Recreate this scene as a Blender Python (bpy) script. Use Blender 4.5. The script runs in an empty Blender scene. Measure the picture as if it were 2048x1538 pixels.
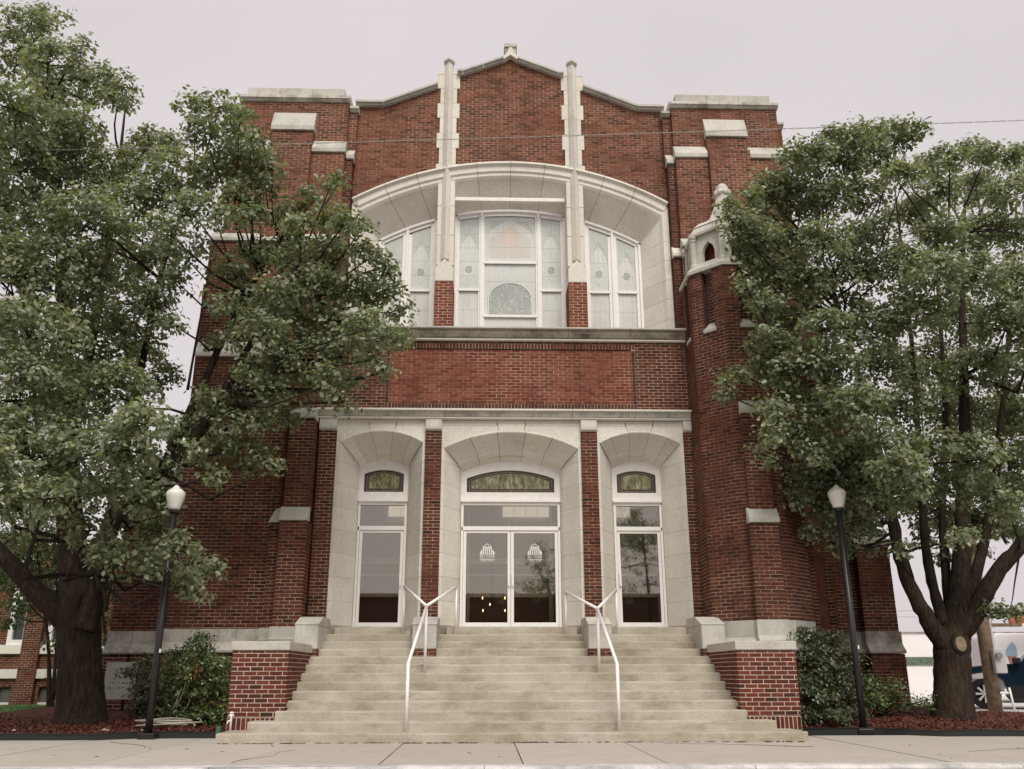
import bpy, math, random
import numpy as np
from mathutils import Vector, Matrix

# ------------------------------------------------------------------ camera, sky, sun, exposure
scn = bpy.context.scene
RD = math.radians
FPX, PITCH, YAW, ROLL, EYE = 1791.0, RD(17.91), RD(1.68), RD(-0.09), 0.968   # focal length in pixels of a 2048 wide picture
cam_d = bpy.data.cameras.new('camera')
cam_d.sensor_width = 36.0
cam_d.lens = FPX / 2048 * 36.0
cam_d.clip_start = 0.05
cam_d.clip_end = 1500
cam = bpy.data.objects.new('camera', cam_d)
scn.collection.objects.link(cam)
scn.camera = cam
_f = Vector((math.sin(YAW) * math.cos(PITCH), math.cos(YAW) * math.cos(PITCH), math.sin(PITCH)))
_r0 = Vector((math.cos(YAW), -math.sin(YAW), 0))
_u0 = _r0.cross(_f)
_r = math.cos(ROLL) * _r0 + math.sin(ROLL) * _u0
_u = -math.sin(ROLL) * _r0 + math.cos(ROLL) * _u0
cam.matrix_world = Matrix(((_r.x, _u.x, -_f.x, 0), (_r.y, _u.y, -_f.y, 0), (_r.z, _u.z, -_f.z, EYE), (0, 0, 0, 1)))

SUN_EL, SUN_AZ = RD(50), RD(170)      # azimuth: compass-like angle from +Y (into the picture) towards +X
world = bpy.data.worlds.new('World')
scn.world = world
world.use_nodes = True
wn = world.node_tree
for n in list(wn.nodes):
    wn.nodes.remove(n)
w_out = wn.nodes.new('ShaderNodeOutputWorld')
w_bg = wn.nodes.new('ShaderNodeBackground')
w_sky = wn.nodes.new('ShaderNodeTexSky')
w_sky.sky_type = 'NISHITA'
w_sky.sun_disc = False
w_sky.sun_elevation = SUN_EL
w_sky.sun_rotation = SUN_AZ
w_sky.dust_density = 6
w_hs = wn.nodes.new('ShaderNodeHueSaturation')
w_hs.inputs['Saturation'].default_value = 0.15
w_mix = wn.nodes.new('ShaderNodeMix')
w_mix.data_type = 'RGBA'
w_mix.inputs['Factor'].default_value = 0.93
OVERCAST = (4.28, 3.93, 4.0, 1)        # the even cloud sheet, pale with a pink cast
w_mix.inputs['B'].default_value = OVERCAST
w_bg.inputs['Strength'].default_value = 0.1
wn.links.new(w_sky.outputs[0], w_hs.inputs['Color'])
wn.links.new(w_hs.outputs[0], w_mix.inputs['A'])
w_tc = wn.nodes.new('ShaderNodeTexCoord')
w_nz = wn.nodes.new('ShaderNodeTexNoise')      # faint unevenness of the cloud sheet
w_nz.inputs['Scale'].default_value = 2.2
w_nz.inputs['Detail'].default_value = 5
w_rp = wn.nodes.new('ShaderNodeMapRange')
w_rp.inputs['From Min'].default_value = 0.3
w_rp.inputs['From Max'].default_value = 0.7
w_rp.inputs['To Min'].default_value = 0.955
w_rp.inputs['To Max'].default_value = 1.04
w_ml = wn.nodes.new('ShaderNodeVectorMath')
w_ml.operation = 'SCALE'
wn.links.new(w_tc.outputs['Generated'], w_nz.inputs['Vector'])
wn.links.new(w_nz.outputs['Fac'], w_rp.inputs['Value'])
wn.links.new(w_mix.outputs['Result'], w_ml.inputs[0])
wn.links.new(w_rp.outputs[0], w_ml.inputs['Scale'])
wn.links.new(w_ml.outputs[0], w_bg.inputs['Color'])
wn.links.new(w_bg.outputs[0], w_out.inputs[0])

sun_d = bpy.data.lights.new('sun', 'SUN')
sun_d.energy = 1.5
sun_d.angle = RD(30)
sun_d.color = (1.0, 0.94, 0.83)
sun = bpy.data.objects.new('sun', sun_d)
scn.collection.objects.link(sun)
sd = Vector((math.sin(SUN_AZ) * math.cos(SUN_EL), math.cos(SUN_AZ) * math.cos(SUN_EL), math.sin(SUN_EL)))
sun.rotation_euler = sd.to_track_quat('Z', 'Y').to_euler()

scn.view_settings.view_transform = 'Standard'
scn.view_settings.look = 'None'
scn.view_settings.exposure = 0.80
scn.view_settings.gamma = 1.0
scn.view_settings.use_curve_mapping = False
scn.render.engine = 'CYCLES'
scn.cycles.use_denoising = True
scn.cycles.max_bounces = 8
scn.cycles.transparent_max_bounces = 12

rng = np.random.default_rng(7)
random.seed(7)
COL = scn.collection


def at(x, y, Y):
    """world point at distance Y seen at pixel (x, y) of the 2048 x 1538 photograph"""
    d = _f + _r * ((x - 1024) / FPX) - _u * ((y - 769) / FPX)
    k = Y / d.y
    return Vector((d.x * k, Y, EYE + d.z * k))


# ------------------------------------------------------------------ object helpers
def tag(o, label=None, cat=None, group=None, kind=None):
    if label: o['label'] = label
    if cat: o['category'] = cat
    if group: o['group'] = group
    if kind: o['kind'] = kind
    return o


def empty(name, loc=(0, 0, 0), parent=None, rz=0):
    o = bpy.data.objects.new(name, None)
    o.empty_display_size = 0.2
    COL.objects.link(o)
    o.location = loc
    o.rotation_euler = (0, 0, rz)
    if parent: o.parent = parent
    return o


class MB:
    def __init__(s):
        s.v = []; s.f = []; s.m = []

    def add(s, vs, fs, m=0):
        b = len(s.v)
        s.v += [tuple(v) for v in vs]
        s.f += [tuple(b + i for i in f) for f in fs]
        s.m += [m] * len(fs)
        return s

    def box(s, x0, x1, y0, y1, z0, z1, m=0):
        return s.add([(x0, y0, z0), (x1, y0, z0), (x1, y1, z0), (x0, y1, z0), (x0, y0, z1), (x1, y0, z1), (x1, y1, z1), (x0, y1, z1)],
                     [(0, 3, 2, 1), (4, 5, 6, 7), (0, 1, 5, 4), (1, 2, 6, 5), (2, 3, 7, 6), (3, 0, 4, 7)], m)

    def cbox(s, x0, x1, y0, y1, z0, z1, c=0.008, m=0):
        """box with chamfered front (low y) and side edges"""
        s.prof([(x0, y1), (x0, y0 + c), (x0 + c, y0), (x1 - c, y0), (x1, y0 + c), (x1, y1)], z0, z1, m, c)
        return s

    def prof(s, poly, z0, z1, m=0, c=0):
        """vertical prism over an xy polygon, its top and bottom rims pulled in by c"""
        n = len(poly)
        if c:
            cx = sum(p[0] for p in poly) / n; cy = sum(p[1] for p in poly) / n
            ins = []
            for x, y in poly:
                dx, dy = cx - x, cy - y
                L = max(1e-6, math.hypot(dx, dy))
                ins.append((x + dx / L * c, y + dy / L * c))
            rings = [(ins, z0), (poly, z0 + c), (poly, z1 - c), (ins, z1)]
        else:
            rings = [(poly, z0), (poly, z1)]
        vs = [(x, y, z) for pl, z in rings for x, y in pl]
        fs = [tuple(range(n - 1, -1, -1)), tuple(range((len(rings) - 1) * n, len(rings) * n))]
        for k in range(len(rings) - 1):
            for i in range(n):
                j = (i + 1) % n
                fs.append((k * n + i, k * n + j, (k + 1) * n + j, (k + 1) * n + i))
        return s.add(vs, fs, m)

    def face(s, poly, y0, y1, m=0):
        """prism over an xz polygon from y0 to y1"""
        n = len(poly)
        vs = [(x, y0, z) for x, z in poly] + [(x, y1, z) for x, z in poly]
        fs = [tuple(range(n)), tuple(range(2 * n - 1, n - 1, -1))]
        for i in range(n):
            j = (i + 1) % n
            fs.append((j, i, n + i, n + j))
        return s.add(vs, fs, m)

    def side(s, poly, x0, x1, m=0):
        """prism over a yz polygon from x0 to x1"""
        n = len(poly)
        vs = [(x0, y, z) for y, z in poly] + [(x1, y, z) for y, z in poly]
        fs = [tuple(range(n - 1, -1, -1)), tuple(range(n, 2 * n))]
        for i in range(n):
            j = (i + 1) % n
            fs.append((i, j, n + j, n + i))
        return s.add(vs, fs, m)

    def tube(s, pts, rad, n=8, m=0, cap=True):
        pts = [Vector(p) for p in pts]
        if not hasattr(rad, '__len__'): rad = [rad] * len(pts)
        vs = []; fs = []
        ref = None
        for i, p in enumerate(pts):
            a = pts[max(0, i - 1)]; b = pts[min(len(pts) - 1, i + 1)]
            t = (b - a).normalized()
            if ref is None:
                ref = Vector((1, 0, 0)) if abs(t.x) < 0.8 else Vector((0, 1, 0))
            u = (ref - t * ref.dot(t)).normalized()
            w = t.cross(u); ref = u
            for k in range(n):
                q = 2 * math.pi * k / n
                vs.append(p + (u * math.cos(q) + w * math.sin(q)) * rad[i])
        for i in range(len(pts) - 1):
            for k in range(n):
                j = (k + 1) % n
                fs.append((i * n + k, i * n + j, (i + 1) * n + j, (i + 1) * n + k))
        if cap:
            fs.append(tuple(range(n - 1, -1, -1)))
            fs.append(tuple(range((len(pts) - 1) * n, len(pts) * n)))
        return s.add(vs, fs, m)

    def lathe(s, prof, n=16, c=(0, 0), m=0, rot=0.0, capb=True, capt=True):
        vs = []; fs = []
        for r, z in prof:
            for k in range(n):
                q = 2 * math.pi * k / n + rot
                vs.append((c[0] + r * math.cos(q), c[1] + r * math.sin(q), z))
        for i in range(len(prof) - 1):
            for k in range(n):
                j = (k + 1) % n
                fs.append((i * n + k, i * n + j, (i + 1) * n + j, (i + 1) * n + k))
        if capb: fs.append(tuple(range(n - 1, -1, -1)))
        if capt: fs.append(tuple(range((len(prof) - 1) * n, len(prof) * n)))
        return s.add(vs, fs, m)

    def xf(s, M):
        s.v = [tuple(M @ Vector(v)) for v in s.v]
        return s

    def build(s, name, mats, parent=None, smooth=False, bevel=0):
        me = bpy.data.meshes.new(name)
        me.from_pydata(s.v, [], s.f)
        if not isinstance(mats, (list, tuple)): mats = [mats]
        for mt in mats: me.materials.append(mt)
        if len(mats) > 1: me.polygons.foreach_set('material_index', s.m)
        if smooth: me.polygons.foreach_set('use_smooth', [True] * len(me.polygons))
        me.update()
        o = bpy.data.objects.new(name, me)
        COL.objects.link(o)
        if parent: o.parent = parent
        if bevel:
            md = o.modifiers.new('bevel', 'BEVEL'); md.width = bevel; md.segments = 2; md.limit_method = 'ANGLE'
        return o


# ------------------------------------------------------------------ materials
def mat(name):
    m = bpy.data.materials.new(name)
    m.use_nodes = True
    nt = m.node_tree
    b = nt.nodes['Principled BSDF']
    return m, nt, b


def N(nt, typ, **kw):
    n = nt.nodes.new(typ)
    for k, v in kw.items():
        if k in n.inputs: n.inputs[k].default_value = v
        else: setattr(n, k, v)
    return n


def coords(nt, scale=(1, 1, 1), obj=False):
    if obj:
        g = N(nt, 'ShaderNodeTexCoord'); out = g.outputs['Object']
    else:
        g = N(nt, 'ShaderNodeNewGeometry'); out = g.outputs['Position']
    mp = N(nt, 'ShaderNodeMapping'); mp.inputs['Scale'].default_value = scale
    nt.links.new(out, mp.inputs['Vector'])
    return mp.outputs[0]


def noise(nt, vec, scale, detail=4, rough=0.6):
    n = N(nt, 'ShaderNodeTexNoise', Scale=scale, Detail=detail, Roughness=rough)
    nt.links.new(vec, n.inputs['Vector'])
    return n.outputs['Fac']


def ramp(nt, fac, stops):
    r = N(nt, 'ShaderNodeValToRGB')
    while len(r.color_ramp.elements) < len(stops): r.color_ramp.elements.new(0.5)
    for e, (p, c) in zip(r.color_ramp.elements, stops):
        e.position = p
        e.color = c if len(c) == 4 else (*c, 1)
    nt.links.new(fac, r.inputs[0])
    return r.outputs[0]


def mixc(nt, a, b, fac, mode='MIX'):
    n = N(nt, 'ShaderNodeMix', data_type='RGBA', blend_type=mode)
    for s, v in (('A', a), ('B', b)):
        if isinstance(v, tuple): n.inputs[s].default_value = v if len(v) == 4 else (*v, 1)
        else: nt.links.new(v, n.inputs[s])
    if isinstance(fac, (int, float)): n.inputs['Factor'].default_value = fac
    else: nt.links.new(fac, n.inputs['Factor'])
    return n.outputs['Result']


def bump(nt, b, h, strength=0.3, dist=0.01):
    n = N(nt, 'ShaderNodeBump', Strength=strength, Distance=dist)
    nt.links.new(h, n.inputs['Height'])
    nt.links.new(n.outputs[0], b.inputs['Normal'])


def plain(name, c, rough=0.5, spec=0.4, metal=0.0, var=0.0, vscale=8.0):
    m, nt, b = mat(name)
    b.inputs['Roughness'].default_value = rough
    b.inputs['Specular IOR Level'].default_value = spec
    b.inputs['Metallic'].default_value = metal
    if var:
        v = coords(nt)
        f = noise(nt, v, vscale)
        lo = tuple(x * (1 - var) for x in c); hi = tuple(min(1, x * (1 + var)) for x in c)
        nt.links.new(ramp(nt, f, [(0.3, lo), (0.7, hi)]), b.inputs['Base Color'])
    else:
        b.inputs['Base Color'].default_value = (*c, 1)
    return m


def brick_mat(name, stops, soot=0.5):
    m, nt, b = mat(name)
    g = N(nt, 'ShaderNodeNewGeometry')
    oi = N(nt, 'ShaderNodeObjectInfo')
    ad = N(nt, 'ShaderNodeMath', operation='ADD'); fr = N(nt, 'ShaderNodeMath', operation='FRACT')
    nt.links.new(g.outputs['Random Per Island'], ad.inputs[0]); nt.links.new(oi.outputs['Random'], ad.inputs[1])
    nt.links.new(ad.outputs[0], fr.inputs[0])
    c = ramp(nt, fr.outputs[0], stops)
    v = coords(nt)
    big = noise(nt, v, 0.55, 5, 0.65)
    c = mixc(nt, c, (0.10, 0.055, 0.045), ramp(nt, big, [(0.42, (0, 0, 0)), (0.72, (soot, soot, soot))]))
    stk = noise(nt, coords(nt, (5.5, 5.5, 0.35)), 1.0, 5, 0.7)
    c = mixc(nt, c, (0.06, 0.038, 0.03), ramp(nt, stk, [(0.52, (0, 0, 0)), (0.74, (0.55, 0.55, 0.55))]))
    fine = noise(nt, v, 60, 3)
    c = mixc(nt, c, ramp(nt, fine, [(0.25, (0.55, 0.55, 0.55)), (0.75, (1.25, 1.2, 1.15))]), 0.55, 'MULTIPLY')
    nt.links.new(c, b.inputs['Base Color'])
    b.inputs['Roughness'].default_value = 0.9
    b.inputs['Specular IOR Level'].default_value = 0.15
    bump(nt, b, fine, 0.5, 0.004)
    return m


M = {}
M['brick'] = brick_mat('brick_red_brown', [(0.0, (0.045, 0.022, 0.016)), (0.2, (0.092, 0.031, 0.021)), (0.55, (0.126, 0.042, 0.027)), (0.85, (0.16, 0.057, 0.036)), (1.0, (0.065, 0.030, 0.021))], 0.4)
M['brick_hazed'] = brick_mat('brick_hazed_brown', [(0.0, (0.085, 0.043, 0.03)), (0.2, (0.165, 0.064, 0.041)), (0.55, (0.215, 0.086, 0.054)), (0.85, (0.265, 0.11, 0.07)), (1.0, (0.11, 0.058, 0.04))], 0.45)  # upper-wall brick: own browner tone, plus sky glare's washed look put into the colour
M['brick_new'] = brick_mat('brick_brighter_red', [(0.0, (0.15, 0.043, 0.03)), (0.5, (0.205, 0.064, 0.042)), (1.0, (0.25, 0.09, 0.058))], 0.1)
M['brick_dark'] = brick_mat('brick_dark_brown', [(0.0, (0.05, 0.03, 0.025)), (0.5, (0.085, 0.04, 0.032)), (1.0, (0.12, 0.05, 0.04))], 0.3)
def mortar_mat():
    m, nt, b = mat('mortar_tan')
    v = coords(nt)
    f1 = noise(nt, v, 0.9, 6, 0.75); f2 = noise(nt, v, 9.0, 4, 0.7)
    ad = N(nt, 'ShaderNodeMath', operation='MULTIPLY_ADD'); ad.inputs[1].default_value = 0.45
    nt.links.new(f2, ad.inputs[0]); nt.links.new(f1, ad.inputs[2])
    c = ramp(nt, ad.outputs[0], [(0.52, (0.10, 0.055, 0.042)), (0.66, (0.25, 0.165, 0.115)), (0.82, (0.52, 0.40, 0.295))])
    nt.links.new(c, b.inputs['Base Color'])
    b.inputs['Roughness'].default_value = 0.95
    b.inputs['Specular IOR Level'].default_value = 0.1
    return m


M['mortar'] = mortar_mat()
M['brick_cheek'] = brick_mat('brick_dark_red', [(0.0, (0.05, 0.026, 0.022)), (0.2, (0.10, 0.03, 0.025)), (0.6, (0.135, 0.038, 0.030)), (1.0, (0.175, 0.05, 0.038))], 0.25)
M['mortar_pale'] = plain('mortar_pale', (0.60, 0.49, 0.38), 0.95, 0.1, var=0.3, vscale=7)


def stone_mat(name, base, stain, amount, scale=1.0, streak=True, vib=0.5):
    m, nt, b = mat(name)
    v = coords(nt)
    f1 = noise(nt, v, 1.3 * scale, 6, 0.65)
    f2 = noise(nt, v, 22 * scale, 4, 0.6)
    c = mixc(nt, base, tuple(x * 0.8 for x in base), ramp(nt, f2, [(0.35, (0, 0, 0)), (0.75, (1, 1, 1))]))
    a = ramp(nt, f1, [(0.46, (0, 0, 0)), (0.74, (amount, amount, amount))])
    c = mixc(nt, c, stain, a)
    if streak:
        vs = coords(nt, (9, 9, 0.7))
        f3 = noise(nt, vs, 1.0 * scale, 5, 0.7)
        c = mixc(nt, c, tuple(x * 0.8 for x in stain), ramp(nt, f3, [(0.56, (0, 0, 0)), (0.78, (amount * vib, amount * vib, amount * vib))]))
    oi = N(nt, 'ShaderNodeObjectInfo')
    c = mixc(nt, c, ramp(nt, oi.outputs['Random'], [(0, (0.93, 0.93, 0.92)), (1, (1.04, 1.03, 1.02))]), 1.0, 'MULTIPLY')
    nt.links.new(c, b.inputs['Base Color'])
    b.inputs['Roughness'].default_value = 0.85
    b.inputs['Specular IOR Level'].default_value = 0.2
    bump(nt, b, f2, 0.25, 0.004)
    return m


M['stone'] = stone_mat('limestone_white', (0.77, 0.745, 0.685), (0.56, 0.52, 0.43), 0.65)
M['stone_dirty'] = stone_mat('limestone_weathered', (0.62, 0.605, 0.55), (0.13, 0.115, 0.09), 0.95, 1.6, vib=1.0)
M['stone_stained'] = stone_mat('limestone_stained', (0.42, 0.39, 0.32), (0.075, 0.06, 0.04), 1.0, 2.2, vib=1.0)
M['stone_grey'] = stone_mat('limestone_grey', (0.58, 0.57, 0.52), (0.31, 0.305, 0.27), 0.85, 1.8)
M['joint'] = plain('joint_dark', (0.16, 0.14, 0.11), 0.95, 0.1)


def concrete_mat(name, base, stain, speck, amount):
    m, nt, b = mat(name)
    v = coords(nt)
    f1 = noise(nt, v, 1.1, 7, 0.7)
    f2 = noise(nt, v, 75, 3, 0.7)
    f4 = noise(nt, coords(nt, (0.8, 3, 3)), 1.6, 6, 0.7)
    c = mixc(nt, base, stain, ramp(nt, f1, [(0.4, (0, 0, 0)), (0.75, (amount, amount, amount))]))
    c = mixc(nt, c, tuple(x * 0.72 for x in stain), ramp(nt, f4, [(0.5, (0, 0, 0)), (0.8, (amount, amount, amount))]))
    c = mixc(nt, c, ramp(nt, f2, [(0.3, (1 - speck,) * 3), (0.7, (1 + speck * 0.5,) * 3)]), 1.0, 'MULTIPLY')
    oi = N(nt, 'ShaderNodeObjectInfo')
    c = mixc(nt, c, ramp(nt, oi.outputs['Random'], [(0, (0.95, 0.945, 0.94)), (1, (1.03, 1.03, 1.03))]), 1.0, 'MULTIPLY')
    nt.links.new(c, b.inputs['Base Color'])
    b.inputs['Roughness'].default_value = 0.9
    b.inputs['Specular IOR Level'].default_value = 0.2
    bump(nt, b, f2, 0.35, 0.004)
    return m


M['steps'] = concrete_mat('concrete_steps', (0.52, 0.485, 0.41), (0.31, 0.255, 0.175), 0.26, 0.95)
M['walk'] = concrete_mat('concrete_walk', (0.48, 0.445, 0.405), (0.40, 0.365, 0.32), 0.14, 0.5)
M['kerb'] = concrete_mat('kerb_peeling_paint', (0.72, 0.71, 0.70), (0.16, 0.17, 0.165), 0.25, 0.9)
M['white'] = plain('white_paint', (0.80, 0.785, 0.765), 0.35, 0.4, var=0.04)
M['white_old'] = plain('white_paint_old', (0.78, 0.765, 0.745), 0.5, 0.3, var=0.06)
M['rail'] = plain('white_rail_paint', (0.86, 0.84, 0.85), 0.3, 0.5)
M['black'] = plain('black_metal', (0.018, 0.016, 0.017), 0.35, 0.5)
M['dark'] = plain('dark_rubber', (0.012, 0.012, 0.013), 0.6, 0.3)
M['edging'] = plain('black_plastic', (0.02, 0.024, 0.022), 0.55, 0.4)


def glass_mat(name, tint, refl, rough=0.02):
    m, nt, b = mat(name)
    nt.nodes.remove(b)
    out = nt.nodes['Material Output']
    tr = N(nt, 'ShaderNodeBsdfTransparent', Color=(*tint, 1))
    gl = N(nt, 'ShaderNodeBsdfGlossy', Color=(1.0, 0.97, 0.9, 1), Roughness=rough)
    fr = N(nt, 'ShaderNodeFresnel', IOR=1.5)
    ad = N(nt, 'ShaderNodeMath', operation='ADD', use_clamp=True)
    ad.inputs[1].default_value = refl
    nt.links.new(fr.outputs[0], ad.inputs[0])
    mx = N(nt, 'ShaderNodeMixShader')
    nt.links.new(ad.outputs[0], mx.inputs[0]); nt.links.new(tr.outputs[0], mx.inputs[1]); nt.links.new(gl.outputs[0], mx.inputs[2])
    nt.links.new(mx.outputs[0], out.inputs['Surface'])
    return m


M['glass'] = glass_mat('door_glass', (0.88, 0.86, 0.80), 0.135)


def frosted(name, c1, c2, glow=None):
    m, nt, b = mat(name)
    v = coords(nt, (26, 26, 1.6))
    f = noise(nt, v, 1.0, 4, 0.7)
    f2 = noise(nt, coords(nt), 0.9, 3)
    c = ramp(nt, f, [(0.3, c1), (0.7, c2)])
    c = mixc(nt, c, tuple(x * 0.8 for x in c1), ramp(nt, f2, [(0.45, (0, 0, 0)), (0.7, (0.6, 0.6, 0.6))]))
    nt.links.new(c, b.inputs['Base Color'])
    b.inputs['Roughness'].default_value = 0.22
    b.inputs['Specular IOR Level'].default_value = 0.7
    b.inputs['Coat Weight'].default_value = 0.5
    b.inputs['Coat Roughness'].default_value = 0.12
    return m


M['pane_pale'] = frosted('protective_glazing_pale', (0.56, 0.575, 0.55), (0.66, 0.675, 0.65))
M['pane_teal'] = frosted('stained_glass_faded_teal', (0.46, 0.49, 0.465), (0.54, 0.57, 0.545))
M['pane_warm'] = frosted('stained_glass_faded_amber', (0.52, 0.50, 0.43), (0.60, 0.58, 0.53))
M['pane_rose'] = frosted('stained_glass_faded_rose', (0.58, 0.47, 0.39), (0.62, 0.54, 0.47))
M['pane_dark'] = frosted('stained_glass_faded_slate', (0.33, 0.355, 0.335), (0.40, 0.425, 0.405))
M['came'] = plain('leading_pale', (0.76, 0.77, 0.74), 0.5, 0.4)


def opal():
    m, nt, b = mat('stained_glass_green_opal')
    v = coords(nt, (9, 9, 2.6))
    f = noise(nt, v, 2.2, 7, 0.75)
    g = N(nt, 'ShaderNodeNewGeometry'); oi = N(nt, 'ShaderNodeObjectInfo')
    c = ramp(nt, f, [(0.34, (0.035, 0.026, 0.016)), (0.43, (0.11, 0.10, 0.05)), (0.52, (0.22, 0.23, 0.12)), (0.64, (0.44, 0.47, 0.31))])
    c = mixc(nt, c, ramp(nt, g.outputs['Random Per Island'], [(0, (0.6, 0.6, 0.55)), (1, (1.25, 1.2, 1.1))]), 1.0, 'MULTIPLY')
    nt.links.new(c, b.inputs['Base Color'])
    b.inputs['Roughness'].default_value = 0.15
    b.inputs['Specular IOR Level'].default_value = 0.6
    return m


M['opal'] = opal()
M['opal_edge'] = plain('stained_glass_brown_border', (0.045, 0.026, 0.022), 0.18, 0.6, var=0.3)
M['came_dark'] = plain('leading_tan', (0.30, 0.27, 0.18), 0.5, 0.5)


def leaf_mat(name, cols, trans=0.35, gloss=0.35):
    m, nt, b = mat(name)
    g = N(nt, 'ShaderNodeNewGeometry')
    c = ramp(nt, g.outputs['Random Per Island'], cols)
    v = coords(nt)
    f = noise(nt, v, 0.8, 3)
    c = mixc(nt, c, ramp(nt, f, [(0.3, (0.7, 0.75, 0.7)), (0.7, (1.25, 1.2, 1.15))]), 0.8, 'MULTIPLY')
    nt.links.new(c, b.inputs['Base Color'])
    b.inputs['Roughness'].default_value = gloss
    b.inputs['Specular IOR Level'].default_value = 0.75
    t = N(nt, 'ShaderNodeBsdfTranslucent')
    cm = mixc(nt, c, (1.2, 1.35, 0.6), 1.0, 'MULTIPLY')
    nt.links.new(cm, t.inputs['Color'])
    mx = N(nt, 'ShaderNodeMixShader'); mx.inputs[0].default_value = trans
    out = nt.nodes['Material Output']
    nt.links.new(b.outputs[0], mx.inputs[1]); nt.links.new(t.outputs[0], mx.inputs[2])
    nt.links.new(mx.outputs[0], out.inputs['Surface'])
    return m


M['leaf'] = leaf_mat('pear_leaf', [(0, (0.12, 0.145, 0.088)), (0.4, (0.205, 0.235, 0.155)), (0.85, (0.31, 0.335, 0.235)), (1, (0.40, 0.41, 0.29))], 0.42, 0.42)
M['leaf_bush'] = leaf_mat('shrub_leaf', [(0, (0.055, 0.09, 0.03)), (0.6, (0.11, 0.165, 0.055)), (1, (0.22, 0.28, 0.10))], 0.25, 0.3)
M['leaf_grey'] = leaf_mat('shrub_leaf_dull', [(0, (0.05, 0.068, 0.036)), (0.6, (0.088, 0.115, 0.06)), (1, (0.16, 0.18, 0.10))], 0.2, 0.35)
M['leaf_bright'] = leaf_mat('young_tree_leaf', [(0, (0.06, 0.10, 0.035)), (1, (0.13, 0.17, 0.07))], 0.4, 0.4)
M['leaf_dry'] = plain('dry_leaf', (0.28, 0.13, 0.05), 0.8, 0.1)


def bark_mat():
    m, nt, b = mat('bark')
    v = coords(nt, (14, 14, 2.2))
    f = noise(nt, v, 1.6, 7, 0.7)
    f2 = noise(nt, coords(nt), 2.0, 4)
    c = ramp(nt, f, [(0.3, (0.015, 0.011, 0.009)), (0.55, (0.05, 0.037, 0.028)), (0.75, (0.10, 0.076, 0.056))])
    c = mixc(nt, c, (0.10, 0.09, 0.06), ramp(nt, f2, [(0.5, (0, 0, 0)), (0.75, (0.4, 0.4, 0.4))]))
    nt.links.new(c, b.inputs['Base Color'])
    b.inputs['Roughness'].default_value = 0.95
    b.inputs['Specular IOR Level'].default_value = 0.1
    bump(nt, b, f, 1.0, 0.03)
    return m


M['bark'] = bark_mat()
M['cutwood'] = plain('cut_wood', (0.30, 0.24, 0.165), 0.9, 0.1, var=0.3, vscale=14)
M['polewood'] = plain('weathered_pole_wood', (0.20, 0.145, 0.10), 0.9, 0.1, var=0.4, vscale=9)
# ------------------------------------------------------------------ ground, road, pavement
road = MB().box(-300, 300, -400, 10.6, -0.5, -0.15).build('road', plain('pale_bounce_street', (0.33, 0.32, 0.295), 0.9, 0.2, var=0.25, vscale=5))  # out-of-view street, made this pale to bounce light into the arch soffits
tag(road, 'unseen street in front of the kerb, paled to bounce light up', kind='structure')
gmb = MB()
gmb.box(-300, 300, 10.9, 900, -0.6, -0.14)
ground = gmb.build('ground', plain('bare_ground', (0.34, 0.32, 0.29), 0.95, 0.1, var=0.15, vscale=0.7))
tag(ground, 'bare ground under the pavement and around the buildings', kind='structure')
kerb = empty('kerb', (0, 0, 0)); tag(kerb, 'pale kerb along the pavement with peeling paint', kind='structure')
for k in range(12):
    x0 = -18 + k * 3.0
    m = MB()
    m.side([(10.6, -0.3), (10.9, -0.3), (10.9, 0.002), (10.66, 0.002), (10.615, -0.03)], x0 + 0.004, x0 + 2.996)
    m.build('kerb_stone', M['kerb'], kerb)
M['gum'] = plain('old_gum', (0.17, 0.155, 0.14), 0.8, 0.2)
walk = empty('sidewalk', (0, 0, 0)); tag(walk, 'pale concrete pavement in front of the steps', kind='structure')
MB().box(-60, 60, 10.9, 15.6, -0.2, -0.02).build('slab_bed', plain('slab_joint', (0.12, 0.11, 0.10), 0.95, 0.1), walk)
xs = [-18 + 0.35 + i * 1.63 for i in range(24)]
off = at(1250, 1486, 14.13).x - 10.0 * 1.63
edges = [off + i * 1.63 for i in range(-2, 24)]
for i in range(len(edges) - 1):
    yb = 15.55
    m = MB()
    m.prof([(edges[i] + 0.006, 10.905), (edges[i + 1] - 0.006, 10.905), (edges[i + 1] - 0.006, yb), (edges[i] + 0.006, yb)], -0.1, 0.0 + 0.003 * math.sin(i * 2.3), 0, 0.006)
    m.build('slab', M['walk'], walk)

crk = random.Random(5)
for (x, y, n_, dx, dy) in ((2.6, 13.9, 9, 0.22, -0.10), (-2.9, 11.2, 8, 0.05, 0.26), (-5.6, 14.6, 7, 0.16, -0.2), (6.2, 12.2, 8, 0.20, 0.12)):
    m = MB(); pts = []
    for i in range(n_):
        pts.append((x, y, 0.0035)); x += dx + crk.uniform(-0.09, 0.09); y += dy + crk.uniform(-0.08, 0.08)
    m.tube(pts, 0.0035, 4)
    m.build('crack', M['joint'], walk)
for _ in range(26):
    x, y, r_ = crk.uniform(-7, 8), crk.uniform(11.0, 14.0), crk.uniform(0.012, 0.03)
    m = MB(); m.lathe([(r_, 0.002), (r_ * 0.8, 0.0055)], 7, (x, y)); m.build('gum_spot', M['gum'], walk)

# ------------------------------------------------------------------ the church
CH = empty('church', (0.52, 18.2, 0))
tag(CH, 'red brick church with white stone trim, arched window and three glass doors', 'church')
CW = Vector((0.52, 18.2, 0))
BRICKS = []
HC = 0.0677          # course height
BL, BJ = 0.191, 0.0125


def subtract(iv, cuts):
    for a, b in cuts:
        out = []
        for p, q in iv:
            if b <= p or a >= q: out.append((p, q)); continue
            if a > p: out.append((p, a))
            if b < q: out.append((b, q))
        iv = out
    return iv


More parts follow.
